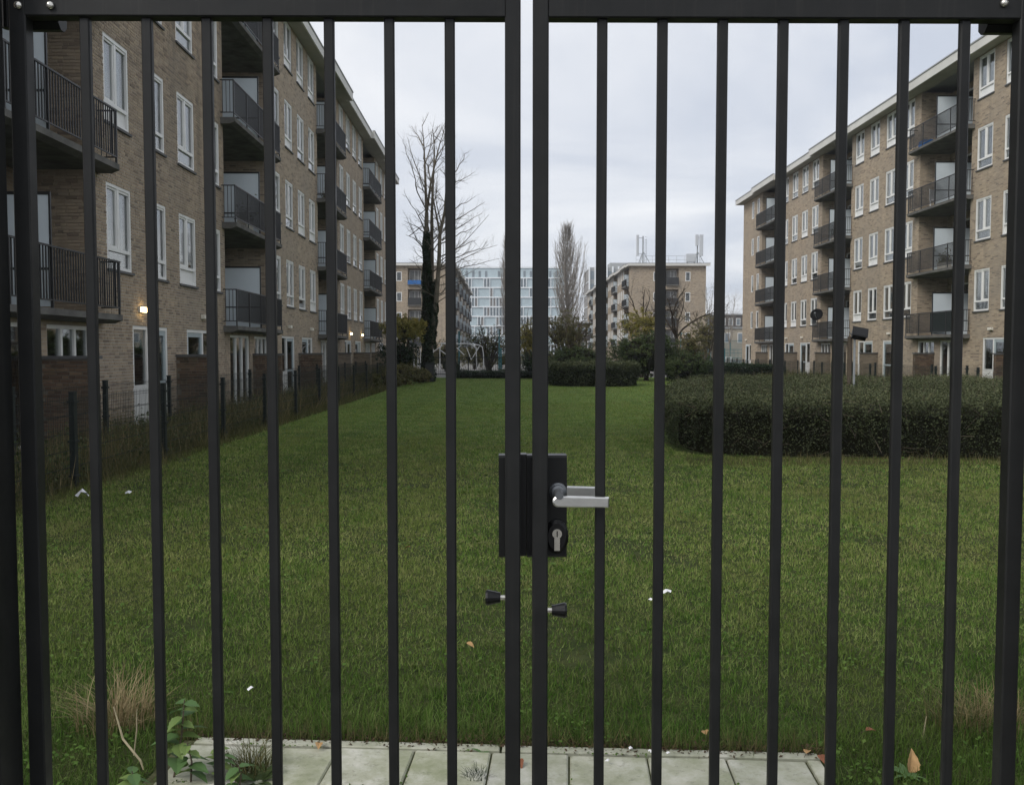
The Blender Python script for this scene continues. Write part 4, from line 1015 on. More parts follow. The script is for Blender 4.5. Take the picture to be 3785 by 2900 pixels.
# the ivy-clad leafless tree
TY = 45.0
base = on_ground(1584, 1408); t = thing('bare_tree', 'tall leafless tree with ivy wrapped round its lower trunk', 'tree', (base.x, TY, 0)); tb = Vector((base.x, TY, 0))
def TP(px, py, dy=0.0): return at_y(px, py, TY+dy)-tb
rr = random.Random(5)
stems = [([(1584, 1410, 0), (1578, 1250, 0), (1578, 1100, 0), (1577, 953, 0), (1576, 860, .1), (1577, 786, .1)], [.24, .21, .18, .15, .12, .105]),
         ([(1577, 786, .1), (1573, 690, .2), (1570, 600, .3), (1566, 520, .4), (1560, 462, .4)], [.085, .07, .05, .03, .012]),
         ([(1577, 790, .1), (1590, 690, -.3), (1606, 610, -.5), (1626, 530, -.6), (1640, 490, -.7)], [.07, .055, .04, .025, .01]),
         ([(1588, 1240, .3), (1595, 1080, .4), (1597, 960, .5), (1596, 800, .5), (1600, 690, .4), (1606, 560, .2), (1600, 475, .1)], [.14, .12, .105, .085, .06, .035, .012]),
         ([(1592, 1290, -.2), (1612, 1120, -.3), (1622, 980, -.4), (1626, 864, -.4), (1644, 780, -.3), (1652, 660, -.2), (1652, 560, 0), (1648, 500, .1)], [.15, .13, .11, .09, .065, .045, .025, .01]),
         ([(1626, 864, -.4), (1610, 780, -.7), (1592, 680, -.9), (1582, 600, -1.1)], [.06, .045, .03, .012]),
         ([(1577, 953, 0), (1556, 905, .3), (1530, 880, .5), (1500, 868, .6)], [.05, .035, .02, .008]),
         ([(1576, 870, 0), (1558, 820, -.3), (1535, 775, -.5), (1524, 765, -.6)], [.045, .03, .018, .008])]
trunk = MB(); crown = MB()
cfg = dict(seg=[4, 4, 3], jit=[.12, .20, .25], up=[.06, .10, .12], tip=.25, n=[4, 3, 3], kids=[9, 5], **{'from': [.15, .15]}, ang=[.72, .7], len=[.42, .5], rr=[.5, .55])
for pts, rad in stems:
    P3 = [TP(*q) for q in pts]; (trunk if rad[0] > .08 else crown).tube(P3, rad, 8, 0, False)
    ln = sum((P3[i+1]-P3[i]).length for i in range(len(P3)-1))
    nk = int(ln*1.7)
    for i in range(nk):
        f = .12+.88*(i+rr.random())/nk
        if rad[0] > .2 and f < .55: continue
        x = f*(len(P3)-1); j = min(int(x), len(P3)-2); a = P3[j].lerp(P3[j+1], x-j); z = a.z
        sgn = 1 if rr.random() < .60 else -1
        reach = (3.3 if sgn > 0 else 1.9)*max(.33, min(1, (13.2-z)/7.0))
        d = Vector((sgn*rr.uniform(.4, 1), rr.uniform(-.8, .8), rr.uniform(.0, .55)+max(0, z-3)*.085))
        branch(crown, rr, a, d, reach*rr.uniform(.55, 1.1), .016+.005*reach, 0, cfg)
limbs = [[(1575, 775), (1543, 711), (1536, 664), (1518, 600), (1496, 539), (1489, 514)], [(1568, 693), (1543, 629), (1521, 561), (1507, 508)], [(1566, 540), (1543, 504), (1521, 466)],
         [(1596, 679), (1579, 614), (1564, 558), (1556, 500)], [(1600, 636), (1629, 571), (1643, 493)], [(1570, 610), (1590, 540), (1604, 450)], [(1648, 720), (1684, 671), (1703, 664), (1757, 634)],
         [(1646, 800), (1684, 768), (1721, 746), (1757, 725)], [(1640, 850), (1686, 812), (1736, 782), (1793, 746)], [(1634, 890), (1686, 846), (1729, 821), (1782, 789)], [(1630, 900), (1686, 872), (1721, 857), (1761, 832)],
         [(1626, 950), (1686, 921), (1740, 893), (1757, 889)], [(1622, 990), (1686, 954), (1721, 936), (1779, 918), (1798, 893)], [(1652, 690), (1686, 629), (1711, 589), (1723, 564)], [(1650, 640), (1672, 580), (1680, 520)],
         [(1572, 860), (1546, 843), (1493, 816)], [(1574, 1010), (1543, 986), (1511, 957)], [(1618, 1030), (1686, 992), (1760, 975), (1846, 955)], [(1590, 760), (1560, 700), (1550, 620)], [(1600, 900), (1580, 840), (1540, 770)],
         [(1615, 1090), (1650, 1060), (1700, 1040), (1740, 1035)], [(1612, 1120), (1660, 1090), (1690, 1085)], [(1640, 760), (1668, 700), (1690, 690)], [(1632, 830), (1612, 740), (1618, 640)], [(1606, 600), (1640, 540), (1662, 500)]]
for i, lb in enumerate(limbs):
    dy = rr.uniform(-1.3, 1.3); m_ = len(lb); P3 = []
    for k in range(m_-1):
        for f in (0, .5):
            a_, b_ = lb[k], lb[k+1]; P3.append(TP(a_[0]+(b_[0]-a_[0])*f+(rr.gauss(0, 2.2) if k+f else 0), a_[1]+(b_[1]-a_[1])*f+(rr.gauss(0, 2.2) if k+f else 0), dy*(k+f)/(m_-1)))
    P3.append(TP(lb[-1][0], lb[-1][1], dy)); rad = [.036*(1-.8*k/(len(P3)-1)) for k in range(len(P3))]
    crown.tube(P3, rad, 5, 0, False); ln = sum((P3[k+1]-P3[k]).length for k in range(len(P3)-1))
    c2 = dict(cfg); c2['kids'] = [max(4, int(ln*4.5)), 4]; c2['len'] = [.9/max(1.2, ln), .5]; c2['ang'] = [.62, .65]; kids(crown, rr, P3, rad, ln, 0, c2)
trunk.build('trunk', M['bark'], t); crown.build('branches', M['bark'], t)
rg = np.random.default_rng(3)
def ivy_pts(P3, R0, R1, n):
    out = []
    for i in range(n):
        f = rg.random()**.9; x = f*(len(P3)-1); j = min(int(x), len(P3)-2); a = np.array(P3[j].lerp(P3[j+1], x-j)); r = R0+(R1-R0)*f; an = rg.random()*6.283
        r = r*(.75+.35*rg.random()+.18*math.sin(f*23+an*2)); out.append(a+np.array([math.cos(an)*r, math.sin(an)*r, rg.normal()*.05]))
    return np.array(out)
ip = np.concatenate([ivy_pts([TP(*q) for q in stems[0][0][:5]], .34, .14, 9000), ivy_pts([TP(*q) for q in stems[3][0][:2]], .22, .14, 1500), ivy_pts([TP(*q) for q in stems[4][0][:2]], .24, .12, 2000),
                     ivy_pts([TP(1590, 1160), TP(1600, 1090), TP(1612, 1040)], .26, .1, 1500)])
tag(place('ivy', leaf_mesh('ivy', ip, .095, M['ivy'], rg, .1, .8), t), kind='stuff')
mb = MB(); mb.tube([TP(*q) for q in stems[0][0][:5]], [.3, .28, .25, .2, .1], 8); mb.build('ivy_stems', M['core'], t)

# two poplars, bare and upright
def poplar(label, px, ptop, y, wpx, seed, side=None):
    rr = random.Random(seed); p0 = at_y(px, 1290, y); H = at_y(px, ptop, y).z; W = wpx/2*y/FPX
    t = thing('poplar_tree', label, 'tree', (p0.x, y, 0), 0, 'leafless poplars'); tr = MB(); cr = MB()
    pts = [Vector((.25*math.sin(i*.9), .2*math.cos(i*1.3), H*i/8)) for i in range(9)]; tr.tube(pts, [.42*(1-i/8.2) for i in range(9)], 6, 0, False)
    for i in range(430):
        f = .10+.84*rr.random()**.95; a = rr.uniform(0, 6.283); x = f*8; j = int(x); s = pts[j].lerp(pts[min(8, j+1)], x-j)
        prof = min(1.0, ((1-f)/.62))**.8
        rmax = W*prof*rr.uniform(.45, 1.08)
        if side and math.cos(a) > 0 and f < .55: rmax *= side
        h = min(H*(1-f)*.9, rmax*rr.uniform(2.2, 3.6)+.8)
        out = Vector((math.cos(a), math.sin(a), 0))
        q = [s, s+out*rmax*.55+Vector((0, 0, h*.28)), s+out*rmax*.9+Vector((0, 0, h*.62)), s+out*rmax*1.0+Vector((0, 0, h))]
        r0 = .045*(1-f)+.022
        cr.tube(q, [r0, r0*.7, r0*.5, r0*.25], 3, 0, False)
        for k in range(5):
            u = rr.uniform(.3, 1)*3; jj = min(int(u), 2); b = q[jj].lerp(q[jj+1], u-jj); d = Vector((out.x*rr.uniform(.0, .5)+rr.gauss(0, .22), out.y*.3+rr.gauss(0, .22), 1))*rr.uniform(.5, 1.5)
            cr.tube([b, b+d*.5, b+d], [.020, .015, .008], 3, 0, False)
    tr.build('trunk', M['bark'], t); cr.build('branches', M['twig_grey'], t)
poplar('tall leafless poplar standing clear beside the pale blue building', 2095, 834, 150, 108, 61, 1.3)
poplar('slim leafless poplar half hidden behind the gate stiles', 1878, 862, 160, 60, 62)
def bare_tree(label, px, pbase, ptop, y, spread, seed, r0, cfgx=None, m='bark_dark', leaves=None, lean=0.0, first=.35):
    rr = random.Random(seed); b = at_y(px, 1296, y); H = at_y(px, ptop, y).z; t = thing('bare_tree', label, 'tree', (b.x, y, 0))
    fk = Vector((lean, 0, H*first)); mb = MB(); mb.tube([Vector((0, 0, 0)), fk*.5+Vector((.05, 0, 0)), fk], [r0*1.15, r0, r0*.85], 7, 0, False); mb.build('trunk', M[m], t)
    cr = MB(); c = cfgx or dict(seg=[5, 4, 3, 3], jit=[.20, .28, .32, .3], up=[.10, .08, .08, .05], tip=.3, n=[5, 4, 3, 3], kids=[6, 5, 4], **{'from': [.25, .2, .2]}, ang=[.7, .8, .8], len=[.55, .55, .5], rr=[.6, .6, .6])
    k = 5
    for i in range(k):
        a = 6.283*i/k+rr.uniform(-.4, .4); d = Vector((math.cos(a)*spread, math.sin(a)*spread*.7, rr.uniform(.55, 1.0)))
        branch(cr, rr, fk, d, (H-fk.z)*rr.uniform(.75, 1.0), r0*.6, 0, c)
    cr.build('branches', M[m], t)
    if leaves:
        rg = np.random.default_rng(seed); v = np.array(cr.v); pts = v[rg.integers(0, len(v), leaves[1])]+rg.normal(size=(leaves[1], 3))*.12
        pts = pts[pts[:, 2] < leaves[3]*H]
        tag(place('leaves', leaf_mesh('leaves', pts, leaves[2], M[leaves[0]], rg), t), kind='stuff')
    return t
bare_tree('dark crooked bare tree before the block with antenna masts', 2382, 1400, 1020, 55, .85, 71, .10, leaves=('yellow', 500, .10, .62), first=.5)
bare_tree('bare tree with yellow leaf remnants beside the gable loggia', 2500, 1400, 1040, 57, .7, 72, .12, leaves=('olive', 900, .10, .66), first=.4)
bare_tree('pale thin bare tree at the corner of the antenna block', 2632, 1400, 1030, 78, .45, 73, .10, m='bark', leaves=('olive', 1200, .14, .6), first=.3)
bare_tree('fine bare sapling before the far dark building', 2695, 1400, 1085, 90, .4, 74, .07, m='twig_grey', first=.3)

# ---- weeds along the fences, and the lawn itself
def weed_strip(name, label, x0, x1, y0, y1, n, h0, h1, wid, seed, nleaf=0, mt='weed'):
    rg = np.random.default_rng(seed); y = y0+(y1-y0)*rg.random(n)**1.25; x = rg.uniform(x0, x1, n)
    g = .55+.45*lump(x*1.5, y*.9); hh = (h0+(h1-h0)*rg.random(n)**1.6)*np.clip(g+.35, .25, 1.3)
    v = blades(np.stack([x, y, np.zeros(n)], 1), hh, np.full(n, wid)*np.clip(y/12, .8, 3), .75, rg)
    o = place(name, np_mesh(name, v, 3, M[mt], rg.random(n))); tag(o, label, 'weeds', kind='stuff')
    if nleaf:
        y = y0+(y1-y0)*rg.random(nleaf)**1.25; x = rg.uniform(x0, x1, nleaf); z = np.abs(rg.normal(size=nleaf))*.22*np.clip(.6+.6*lump(x*1.3, y), .1, 1.4)+.03
        tag(place('weed_leaves', leaf_mesh('weed_leaves', np.stack([x, y, z], 1), .055, M['shrub'], rg, .5, .6)), 'small green weed leaves along the garden fences', 'weeds', kind='stuff')
weed_strip('weeds', 'tall dry and green weeds between the two mesh fences', -7.2, -5.1, 6.5, 45, 52000, .12, .62, .007, 81, 30000)
weed_strip('dry_stalks', 'pale dry stalks standing between the two mesh fences', -7.2, -5.0, 6.5, 45, 6000, .25, .8, .009, 85, 0, 'dry')
weed_strip('fence_grass', 'long grass fringe along the foot of the mesh fence', -5.3, -4.75, 6.5, 42, 16000, .08, .34, .006, 82)
weed_strip('hedge_grass', 'long grass tufts along the foot of the broad hedge', 2.6, 13.2, 11.9, 12.75, 5000, .05, .2, .008, 84)
weed_strip('rough_grass', 'rough weeds behind the broad hedge', 13.0, 18.6, 14, 66, 26000, .15, .65, .014, 83)
def lawn():
    rg = np.random.default_rng(90); B = []; T = []
    HPs = smooth_poly(HP)
    pad_poly = [(q.x, q.y) for q in [pad_o+ex*.07+ey*.05, pad_o-ex*(TS*8+.06)+ey*.05, pad_o-ex*(TS*8+.06)-ey*2.2, pad_o+ex*.07-ey*2.2]]
    for y0, y1, dens, hgt, wid in ((2.3, 4.2, 8200, .042, .0042), (4.2, 6.5, 6000, .037, .0054), (6.5, 10, 3600, .036, .0074), (10, 16, 1900, .036, .011), (16, 27, 600, .028, .018), (27, 50.5, 200, .022, .030)):
        xa, xb = max(-5.0, -.62*y1-.3), min(15.0, .66*y1+.4); n = int((xb-xa)*(y1-y0)*dens)
        x = rg.uniform(xa, xb, n); y = rg.uniform(y0, y1, n); k = (np.abs(x) < .66*y+.5) & ~inside(x, y, pad_poly)
        if y1 > 10: k &= ~inside(x, y, HPs)
        # worn patches
        k &= rg.random(n) > .72*np.clip((lump(x*1.1+3, y*.9+1)+.35*lump(x*3.1, y*3.3)-.52)*3.2, 0, 1)
        x, y = x[k], y[k]; n = len(x)
        hh = hgt*(.35+.95*rg.random(n)**1.3)*(1+.35*lump(x*1.2, y*1.2)+.35*lump(x*6.5, y*6.1))
        edge = np.clip(1-np.abs(y-(pad_o.y+.18+(x-pad_o.x)*math.tan(PADR)))/.3, 0, 1)*(y < 4.4); hh *= 1+1.0*edge
        hh *= 1+.9*np.clip((2.9+.45*np.abs(x)-y)/1.2, 0, 1)
        B.append(blades(np.stack([x, y, np.full(n, -.004)], 1), hh, wid*(.7+.6*rg.random(n)), .97, rg)); T.append(rg.random(n))
        m_ = int(n*.05); q = rg.choice(n, m_); tb_ = blades(np.stack([x[q], y[q], .006+.02*rg.random(m_)], 1), np.full(m_, .05)*(.6+.8*rg.random(m_)), wid*.8*np.ones(m_), .2, rg)
        ang = rg.random(m_)*6.283; ln_ = .05*(.6+.8*rg.random(m_)); tb_[:, 2, :2] = tb_[:, 0, :2]+np.stack([np.cos(ang), np.sin(ang)], 1)*ln_[:, None]; tb_[:, 2, 2] = .012+.03*rg.random(m_)
        B.append(tb_); T.append(np.where(rg.random(m_) < .6, 1.25, .9))
    o = place('lawn_grass', np_mesh('lawn_grass', np.concatenate(B), 3, M['grass'], np.concatenate(T))); tag(o, 'short mown green grass of the courtyard lawn', 'grass', kind='stuff')
    n = 20000; y = 2.6+14*rg.random(n)**1.7; x = rg.uniform(-1, 1, n)*.62*y; k = (x > -4.9) & ~inside(x, y, pad_poly) & ~inside(x, y, HPs) & (lump(x*1.7+1, y*1.7)+.5*lump(x*5, y*5) > .30)
    x, y = x[k], y[k]; pts = np.stack([x, y, .028+.02*rg.random(len(x))], 1)
    tag(place('clover', leaf_mesh('clover', pts, .019*np.clip(y/5, .9, 2.0), M['clover'], rg, 1.6, .9)), 'small clover and daisy leaves scattered in the lawn', 'clover', kind='stuff')
lawn()

# ================================================================== FOREGROUND PLANTS AND LITTER
rg = np.random.default_rng(120)
def on_pad(u, v, z):        # u along the kerb from its right end, v toward the lawn
    q = np.outer(u, np.array(ex)[:3])*-1+np.outer(v, np.array(ey)[:3])+np.array(pad_o); q[:, 2] = z; return q
n = 1700; pts = on_pad(rg.uniform(-.1, TS*8, n), .075+rg.normal(0, .028, n), .012+.014*rg.random(n))
tag(place('leaf_debris', leaf_mesh('leaf_debris', pts, .016, M['debris'], rg, 1.2, .5)), 'dark soil and leaf crumbs along the paving kerb', 'debris', kind='stuff')
n = 1500; u = rg.uniform(0, TS*8, n); k = rg.random(n) < .5; v = -rg.uniform(0, TS*2.2, n); u2 = np.where(k, np.round(u/TS)*TS+rg.normal(0, .006, n), u); v2 = np.where(k, v, np.round(v/TS)*TS+rg.normal(0, .006, n))
kp = lump(u2*4+1, v2*4) > .1
tag(place('joint_moss', leaf_mesh('joint_moss', on_pad(u2[kp], v2[kp], .018+.006*rg.random(kp.sum())), .011, M['clover'], rg, .8, .7)), 'green moss in the joints of the paving slabs', 'moss', kind='stuff')
n = 1500; bs = on_pad(rg.uniform(-.1, TS*8+.1, n), .055+.05*rg.random(n), 0.0)
tag(place('kerb_grass', np_mesh('kerb_grass', blades(bs, .05+.09*rg.random(n), np.full(n, .004), .95, rg), 3, M['weed'], rg.random(n))), 'ragged long grass blades leaning over the paving kerb', 'grass', kind='stuff')
def curved(mb, rr, base, h, lean, wid, dirn, tint):
    n = 4; pts = []
    for i in range(n+1):
        f = i/n; pts.append(Vector(base)+Vector((math.cos(dirn)*lean*f*f, math.sin(dirn)*lean*f*f, h*(f-.35*f*f*min(1, lean/h)))))
    s = Vector((-math.sin(dirn), math.cos(dirn), 0))
    for i in range(n):
        w0, w1 = wid*(1-i/n*.8), wid*(1-(i+1)/n*.8)
        mb.add([tuple(pts[i]-s*w0), tuple(pts[i]+s*w0), tuple(pts[i+1]+s*w1), tuple(pts[i+1]-s*w1)], [(0, 1, 2, 3)], tint)
def tuft(name, label, p_, n, h, spread, wid, m, seed, cat='grass tuft'):
    rr = random.Random(seed); t = thing(name, label, cat, (p_.x, p_.y, 0)); mb = MB()
    for i in range(n):
        a = rr.uniform(0, 6.283); r = rr.random()**.7*spread
        curved(mb, rr, (r*math.cos(a), r*math.sin(a), 0), h*rr.uniform(.5, 1.15), h*rr.uniform(.1, .95), wid*rr.uniform(.6, 1.2), a+rr.gauss(0, .8), rr.random())
    tag(mb.build('blades', M[m], t, tint=True), kind='stuff'); return t
dc = on_ground(430, 2680); tuft('dry_grass', 'straw coloured dry grass clump beside the nettle', dc, 330, .22, .16, .0022, 'dry', 101)
tuft('dry_grass', 'straw coloured dead grass at the foot of the hedge side gate post', on_ground(3690, 2680), 200, .17, .16, .0022, 'dry', 102)
gp = on_ground(930, 2860); tuft('grass_tuft', 'green grass tuft growing over the paving corner', gp, 170, .13, .08, .0026, 'weed', 103)
tuft('grass_tuft', 'small grass tuft in a paving joint', on_ground(1760, 2885), 90, .055, .04, .002, 'ivy', 104)
tuft('grass_tuft', 'tall grass tuft beside the standing dead leaf', on_ground(3560, 2700), 150, .20, .16, .0024, 'weed', 105)
def leaf_shape(name, m, ln=.07, wd=.045, fold=.25, teeth=7):
    mb = MB(); vs = [(0, 0, 0)]; L_, R_ = [], []
    for i in range(1, teeth+1):
        f = i/(teeth+1); w_ = wd*.5*math.sin(math.pi*f**.75)*(1.0 if i % 2 else .86); z = -.25*ln*f*f
        L_.append((f*ln, w_, z+fold*w_)); R_.append((f*ln, -w_, z+fold*w_)); vs.append((f*ln, 0, z))
    tip = (ln, 0, -.25*ln); n = teeth; allv = vs+[tip]+L_+R_; fs = []
    for i in range(n):
        a, b = i, i+1; 
        if i == 0: fs += [(0, n+2, 1)[::-1], (0, 1, 2*n+2)[::-1]]
        else: fs += [(i, n+1+i, n+2+i, i+1)[::-1], (i, i+1, 2*n+2+i, 2*n+1+i)[::-1]]
    fs += [(n, 2*n+1, n+1)[::-1], (n, n+1, 3*n+1)[::-1]]
    me = mb.add(allv, fs, .5).mesh(name, m, tint=True); return me
nl = [leaf_shape('leaf', M['nettle']), leaf_shape('leaf', M['nettle'], .055, .04, .35), leaf_shape('leaf', M['shrub'], .075, .04, .2)]
nl[0].attributes['tint'].data.foreach_set('value', [.45]*len(nl[0].polygons)); nl[1].attributes['tint'].data.foreach_set('value', [.85]*len(nl[1].polygons))
def leafy(name, label, p_, h, pairs, seed, lean=(0, 0), sc=1.0, cat='plant'):
    rr = random.Random(seed); t = thing(name, label, cat, (p_.x, p_.y, 0)); mb = MB()
    top = Vector((lean[0], lean[1], h)); mb.tube([Vector((0, 0, 0)), top*.5+Vector((.01, 0, .01)), top], [.004, .0035, .002], 6, 0, False); mb.build('stem', M['twig'] , t)
    for i in range(pairs):
        f = .25+.75*(i+.5)/pairs; b = top*f; a0 = rr.uniform(0, 6.283)
        for k in range(2):
            o = place('leaf', rr.choice(nl[:2]), t, loc=b); q = sc*(1.15-.55*f)*rr.uniform(.8, 1.2); o.scale = (q, q, q)
            o.rotation_euler = (rr.uniform(-.3, .3), rr.uniform(-.35, .35), a0+k*math.pi+rr.uniform(-.5, .5))
    return t
leafy('nettle', 'leafy green nettle beside the paving', on_ground(640, 2885), .30, 9, 111, (.04, .02), 1.6)
leafy('nettle', 'shorter pale nettle at the foot of the leafy nettle', on_ground(705, 2900), .16, 5, 112, (-.01, .0), 1.3)
leafy('nettle', 'low broad leaved weed near the dry straw clump', on_ground(490, 2960), .11, 4, 113, (.0, .0), 1.6)
leafy('nettle', 'young nettle between the leafy nettle and the grass tuft', on_ground(800, 2890), .13, 5, 117, (.01, .0), 1.3)
leafy('nettle', 'small pale nettle on the kerb corner below the grass tuft', on_ground(880, 2930), .10, 4, 118, (.0, .01), 1.2)
def rosette(name, label, p_, n, ln, seed, m):
    rr = random.Random(seed); t = thing(name, label, 'plant', (p_.x, p_.y, .01)); me = leaf_shape('leaf', M[m], ln, ln*.3, .2, 9)
    for i in range(n):
        o = place('leaf', me, t); o.rotation_euler = (rr.uniform(-.2, .2), rr.uniform(-.55, -.05), 6.283*i/n+rr.uniform(-.3, .3)); q = rr.uniform(.7, 1.15); o.scale = (q, q, q)
rosette('dandelion', 'flat dandelion rosette on the paving corner', on_ground(960, 2900), 13, .10, 114, 'shrub')
rosette('dandelion', 'small weed rosette in the paving joint near the stiles', on_ground(1782, 2790), 7, .045, 115, 'nettle')
rosette('dandelion', 'broad weed rosette by the standing dead leaf', on_ground(3350, 2875), 9, .08, 116, 'nettle')
def stalk(label, pts, r):
    P3 = [Vector(q) for q in pts]; t = thing('dry_stalk', label, 'stalk', (P3[0].x, P3[0].y, 0)); b = Vector((P3[0].x, P3[0].y, 0)); mb = MB()
    mb.tube([q-b for q in P3], [r]*(len(P3)-1)+[r*.5], 6); mb.build('stem', M['straw'], t)
M['straw'] = plain('straw_stalk', (.36, .31, .2), .8, 0, .2, .2, 20)
y_ = 3.25
stalk('long pale curved stalk rising from the nettle bed', [at_y(555, 2905, y_), at_y(520, 2810, y_+.02), at_y(455, 2730, y_+.05), at_y(420, 2610, y_+.08)], .0042)
stalk('short straight pale stalk beside the long curved stalk', [at_y(495, 2790, y_+.1), at_y(505, 2700, y_+.1), at_y(506, 2620, y_+.1)], .0028)
stalk('thin pale stalk rising beside the standing dead leaf', [at_y(3405, 2790, 3.5), at_y(3415, 2700, 3.5), at_y(3424, 2645, 3.5)], .003)
def dead_leaf(label, p_, ln, wd, m, rot, z=.02, group=None):
    t = thing('fallen_leaf', label, 'leaf', (p_.x, p_.y, z), 0, group); o = place('blade', leaf_shape('blade', M[m], ln, wd, .5, 9), t); o.rotation_euler = rot
    mb = MB(); mb.tube([(0, 0, 0), (-.02, .004, -.006)], .0012, 4); s = mb.build('leaf_stalk', M['twig'], t); s.rotation_euler = rot
dl = on_ground(3360, 2865); dead_leaf('large tan dead leaf standing upright in the grass', dl, .09, .066, 'tan_leaf', (R(70), R(-62), R(35)), .01)
for i, (px, py) in enumerate([(2980, 2785), (3030, 2790), (1180, 2745), (1920, 2805), (870, 2890), (3200, 2700), (2610, 2715), (1515, 2020), (1725, 1250*1.9)]):
    dead_leaf('small brown fallen leaf lying at the paving edge' if py > 2600 else 'small brown fallen leaf lying out on the lawn', on_ground(px, py, .03), .05, .032, 'red_leaf' if i % 2 else 'tan_leaf', (R(random.uniform(-15, 15)), R(random.uniform(-15, 10)), random.uniform(0, 6)), .032, 'small fallen leaves')
def scrap(label, px, py, sz, seed, z=.035, group=None):
    rr = random.Random(seed); p_ = on_ground(px, py, z); t = MB(); n = 9; vs = [(0, 0, sz*.45)]
    for i in range(n):
        a = 6.283*i/n; q = sz*.5*rr.uniform(.6, 1.2); vs.append((q*math.cos(a), q*math.sin(a)*.8, rr.uniform(-.1, .3)*sz))
    t.add(vs, [(0, 1+i, 1+(i+1) % n) for i in range(n)]); o = t.build('litter_scrap', M['litter'], None, loc=(p_.x, p_.y, z)); tag(o, label, 'litter', group)
scrap('crumpled white paper scrap on the lawn before the dry grass', 928, 2545, .035, 1)
scrap('torn white scraps on the grass level with the gate buffers', 2462, 2190, .06, 2)
scrap('small torn white scrap beside the larger torn scraps', 2405, 2215, .03, 3)
scrap('pale flattened paper at the foot of the mesh fence', 305, 1830, .17, 4)
scrap('tiny white scrap on the lawn by the flattened paper', 475, 1822, .07, 5)
for i, (px, py) in enumerate([(2330, 2763), (2403, 2775), (2470, 2783), (2245, 2810)]): scrap('tiny white plastic scrap at the paving kerb', px, py, .02, 10+i, .03, 'plastic scraps at the kerb')

# ================================================================== FLOODLIGHT, CABINET, PLAYGROUND
fy = 18.0; fb = at_y(3158, 1296, fy)
t = thing('floodlight', 'dark tilted floodlight on a thin pole rising from the broad hedge', 'floodlight', (fb.x, fy, 0))
zt = at_y(3160, 1240, fy).z; mb = MB(); mb.tube([(0, 0, 0), (0, 0, zt)], .024, 10); mb.build('pole', M['galv'], t)
mb = MB(); mb.tube([(-.075, .05, 0), (-.075, .05, zt-.02)], .05, 8); mb.build('timber_post', M['wood'], t)
mb = MB(); mb.box((-.13, -.09, -.10), (.15, .05, .10)); mb.box((-.145, -.105, -.115), (.165, -.09, .115)); h_ = mb.build('head', M['lock_black'], t, loc=(.06, -.05, zt+.02)); h_.rotation_euler = (R(-35), R(12), R(-12))
mb = MB(); mb.box((-.12, -.111, -.09), (.14, -.106, .09)); mb.build('lens', M['rubber'], h_)
mb = MB(); mb.tube([(-.10, .0, zt+.13), (-.13, -.02, zt+.10), (-.06, 0, zt)], .012, 6); mb.build('bracket', M['galv'], t)
cb = at_y(1587, 1296, 44.3); t = thing('cabinet', 'narrow black cabinet at the foot of the ivy tree', 'cabinet', (cb.x, 44.3, 0))
mb = MB(); bevbox(mb, (-.23, -.15, .04), (.23, .15, .96), .01); mb.build('body', M['fence'], t)
mb = MB(); mb.box((-.25, -.17, .961), (.25, .17, 1.0)); mb.build('lid', M['fence'], t)
mb = MB(); mb.box((-.2, -.16, .1), (.2, -.1505, .9)); mb.build('door', M['rail'], t)
# white climbing frame
PY = 60.0
def PP(px, py, dy=0): return at_y(px, py, PY+dy)
cb = PP(1690, 1296); t = thing('climbing_frame', 'white tubular climbing frame with arched top bars', 'climbing frame', (cb.x, PY, 0)); ob = Vector((cb.x, PY, 0))
def arch(pts, r=.035, name='arch_tube'):
    P3 = [Vector(q)-ob for q in pts]; mb = MB(); mb.tube(P3, r, 8); mb.build(name, M['playwhite'], t)
arch([PP(1597, 1362), PP(1600, 1310), PP(1604, 1270), PP(1630, 1268), PP(1660, 1273), PP(1700, 1271), PP(1740, 1270), PP(1770, 1275), PP(1783, 1282), PP(1787, 1310), PP(1788, 1362)])
arch([PP(1626, 1366, 1.5), PP(1626, 1285, 1.5), PP(1634, 1270, 1.5), PP(1650, 1267, 1.5), PP(1690, 1268, 1.5), PP(1735, 1270, 1.5), PP(1760, 1285, 1.5), PP(1762, 1366, 1.5)])
for a, b in (((1598, 1302), (1636, 1276)), ((1628, 1294), (1652, 1312)), ((1688, 1284), (1716, 1312)), ((1724, 1282), (1742, 1330)), ((1772, 1280), (1744, 1326)), ((1705, 1274), (1690, 1290))):
    arch([PP(*a), PP(*b)], .03, 'brace')
t2 = thing('playground_frame', 'white tubular frame behind the brambles left of the ivy tree', 'climbing frame', (PP(1520, 1296).x, PY, 0)); ob = Vector((PP(1520, 1296).x, PY, 0)); t = t2
for x0, x1, tp in ((1468, 1494, 1298), (1545, 1554, 1290), (1513, 1530, 1292)): arch([PP(x0, 1372), PP(x0, tp), PP(x1, tp), PP(x1, 1372)], .04)
mb = MB(); a, b = PP(1466, 1298)-ob, PP(1496, 1312)-ob; mb.box((a.x, -.04, b.z), (b.x, -.02, a.z)); mb.build('board', M['playwhite'], t)
PY = 82.0; ob = Vector((PP(2560, 1296).x, PY, 0)); t = thing('hoop_frame', 'white hoop frame with a panel behind the teal fence', 'playground frame', ob)
arch([PP(2533, 1372), PP(2533, 1302), PP(2540, 1297), PP(2580, 1297), PP(2586, 1303), PP(2586, 1372)], .05)
mb = MB(); a, b = PP(2536, 1301)-ob, PP(2584, 1308)-ob; mb.box((a.x, -.05, b.z), (b.x, -.02, a.z)); mb.build('board', M['playwhite'], t)
ob = Vector((PP(2693, 1296).x, PY, 0)); t = thing('small_goal', 'small white goal frame near the end of the tan block', 'goal', ob)
arch([PP(2683, 1372), PP(2683, 1319), PP(2702, 1319), PP(2702, 1372)], .045)
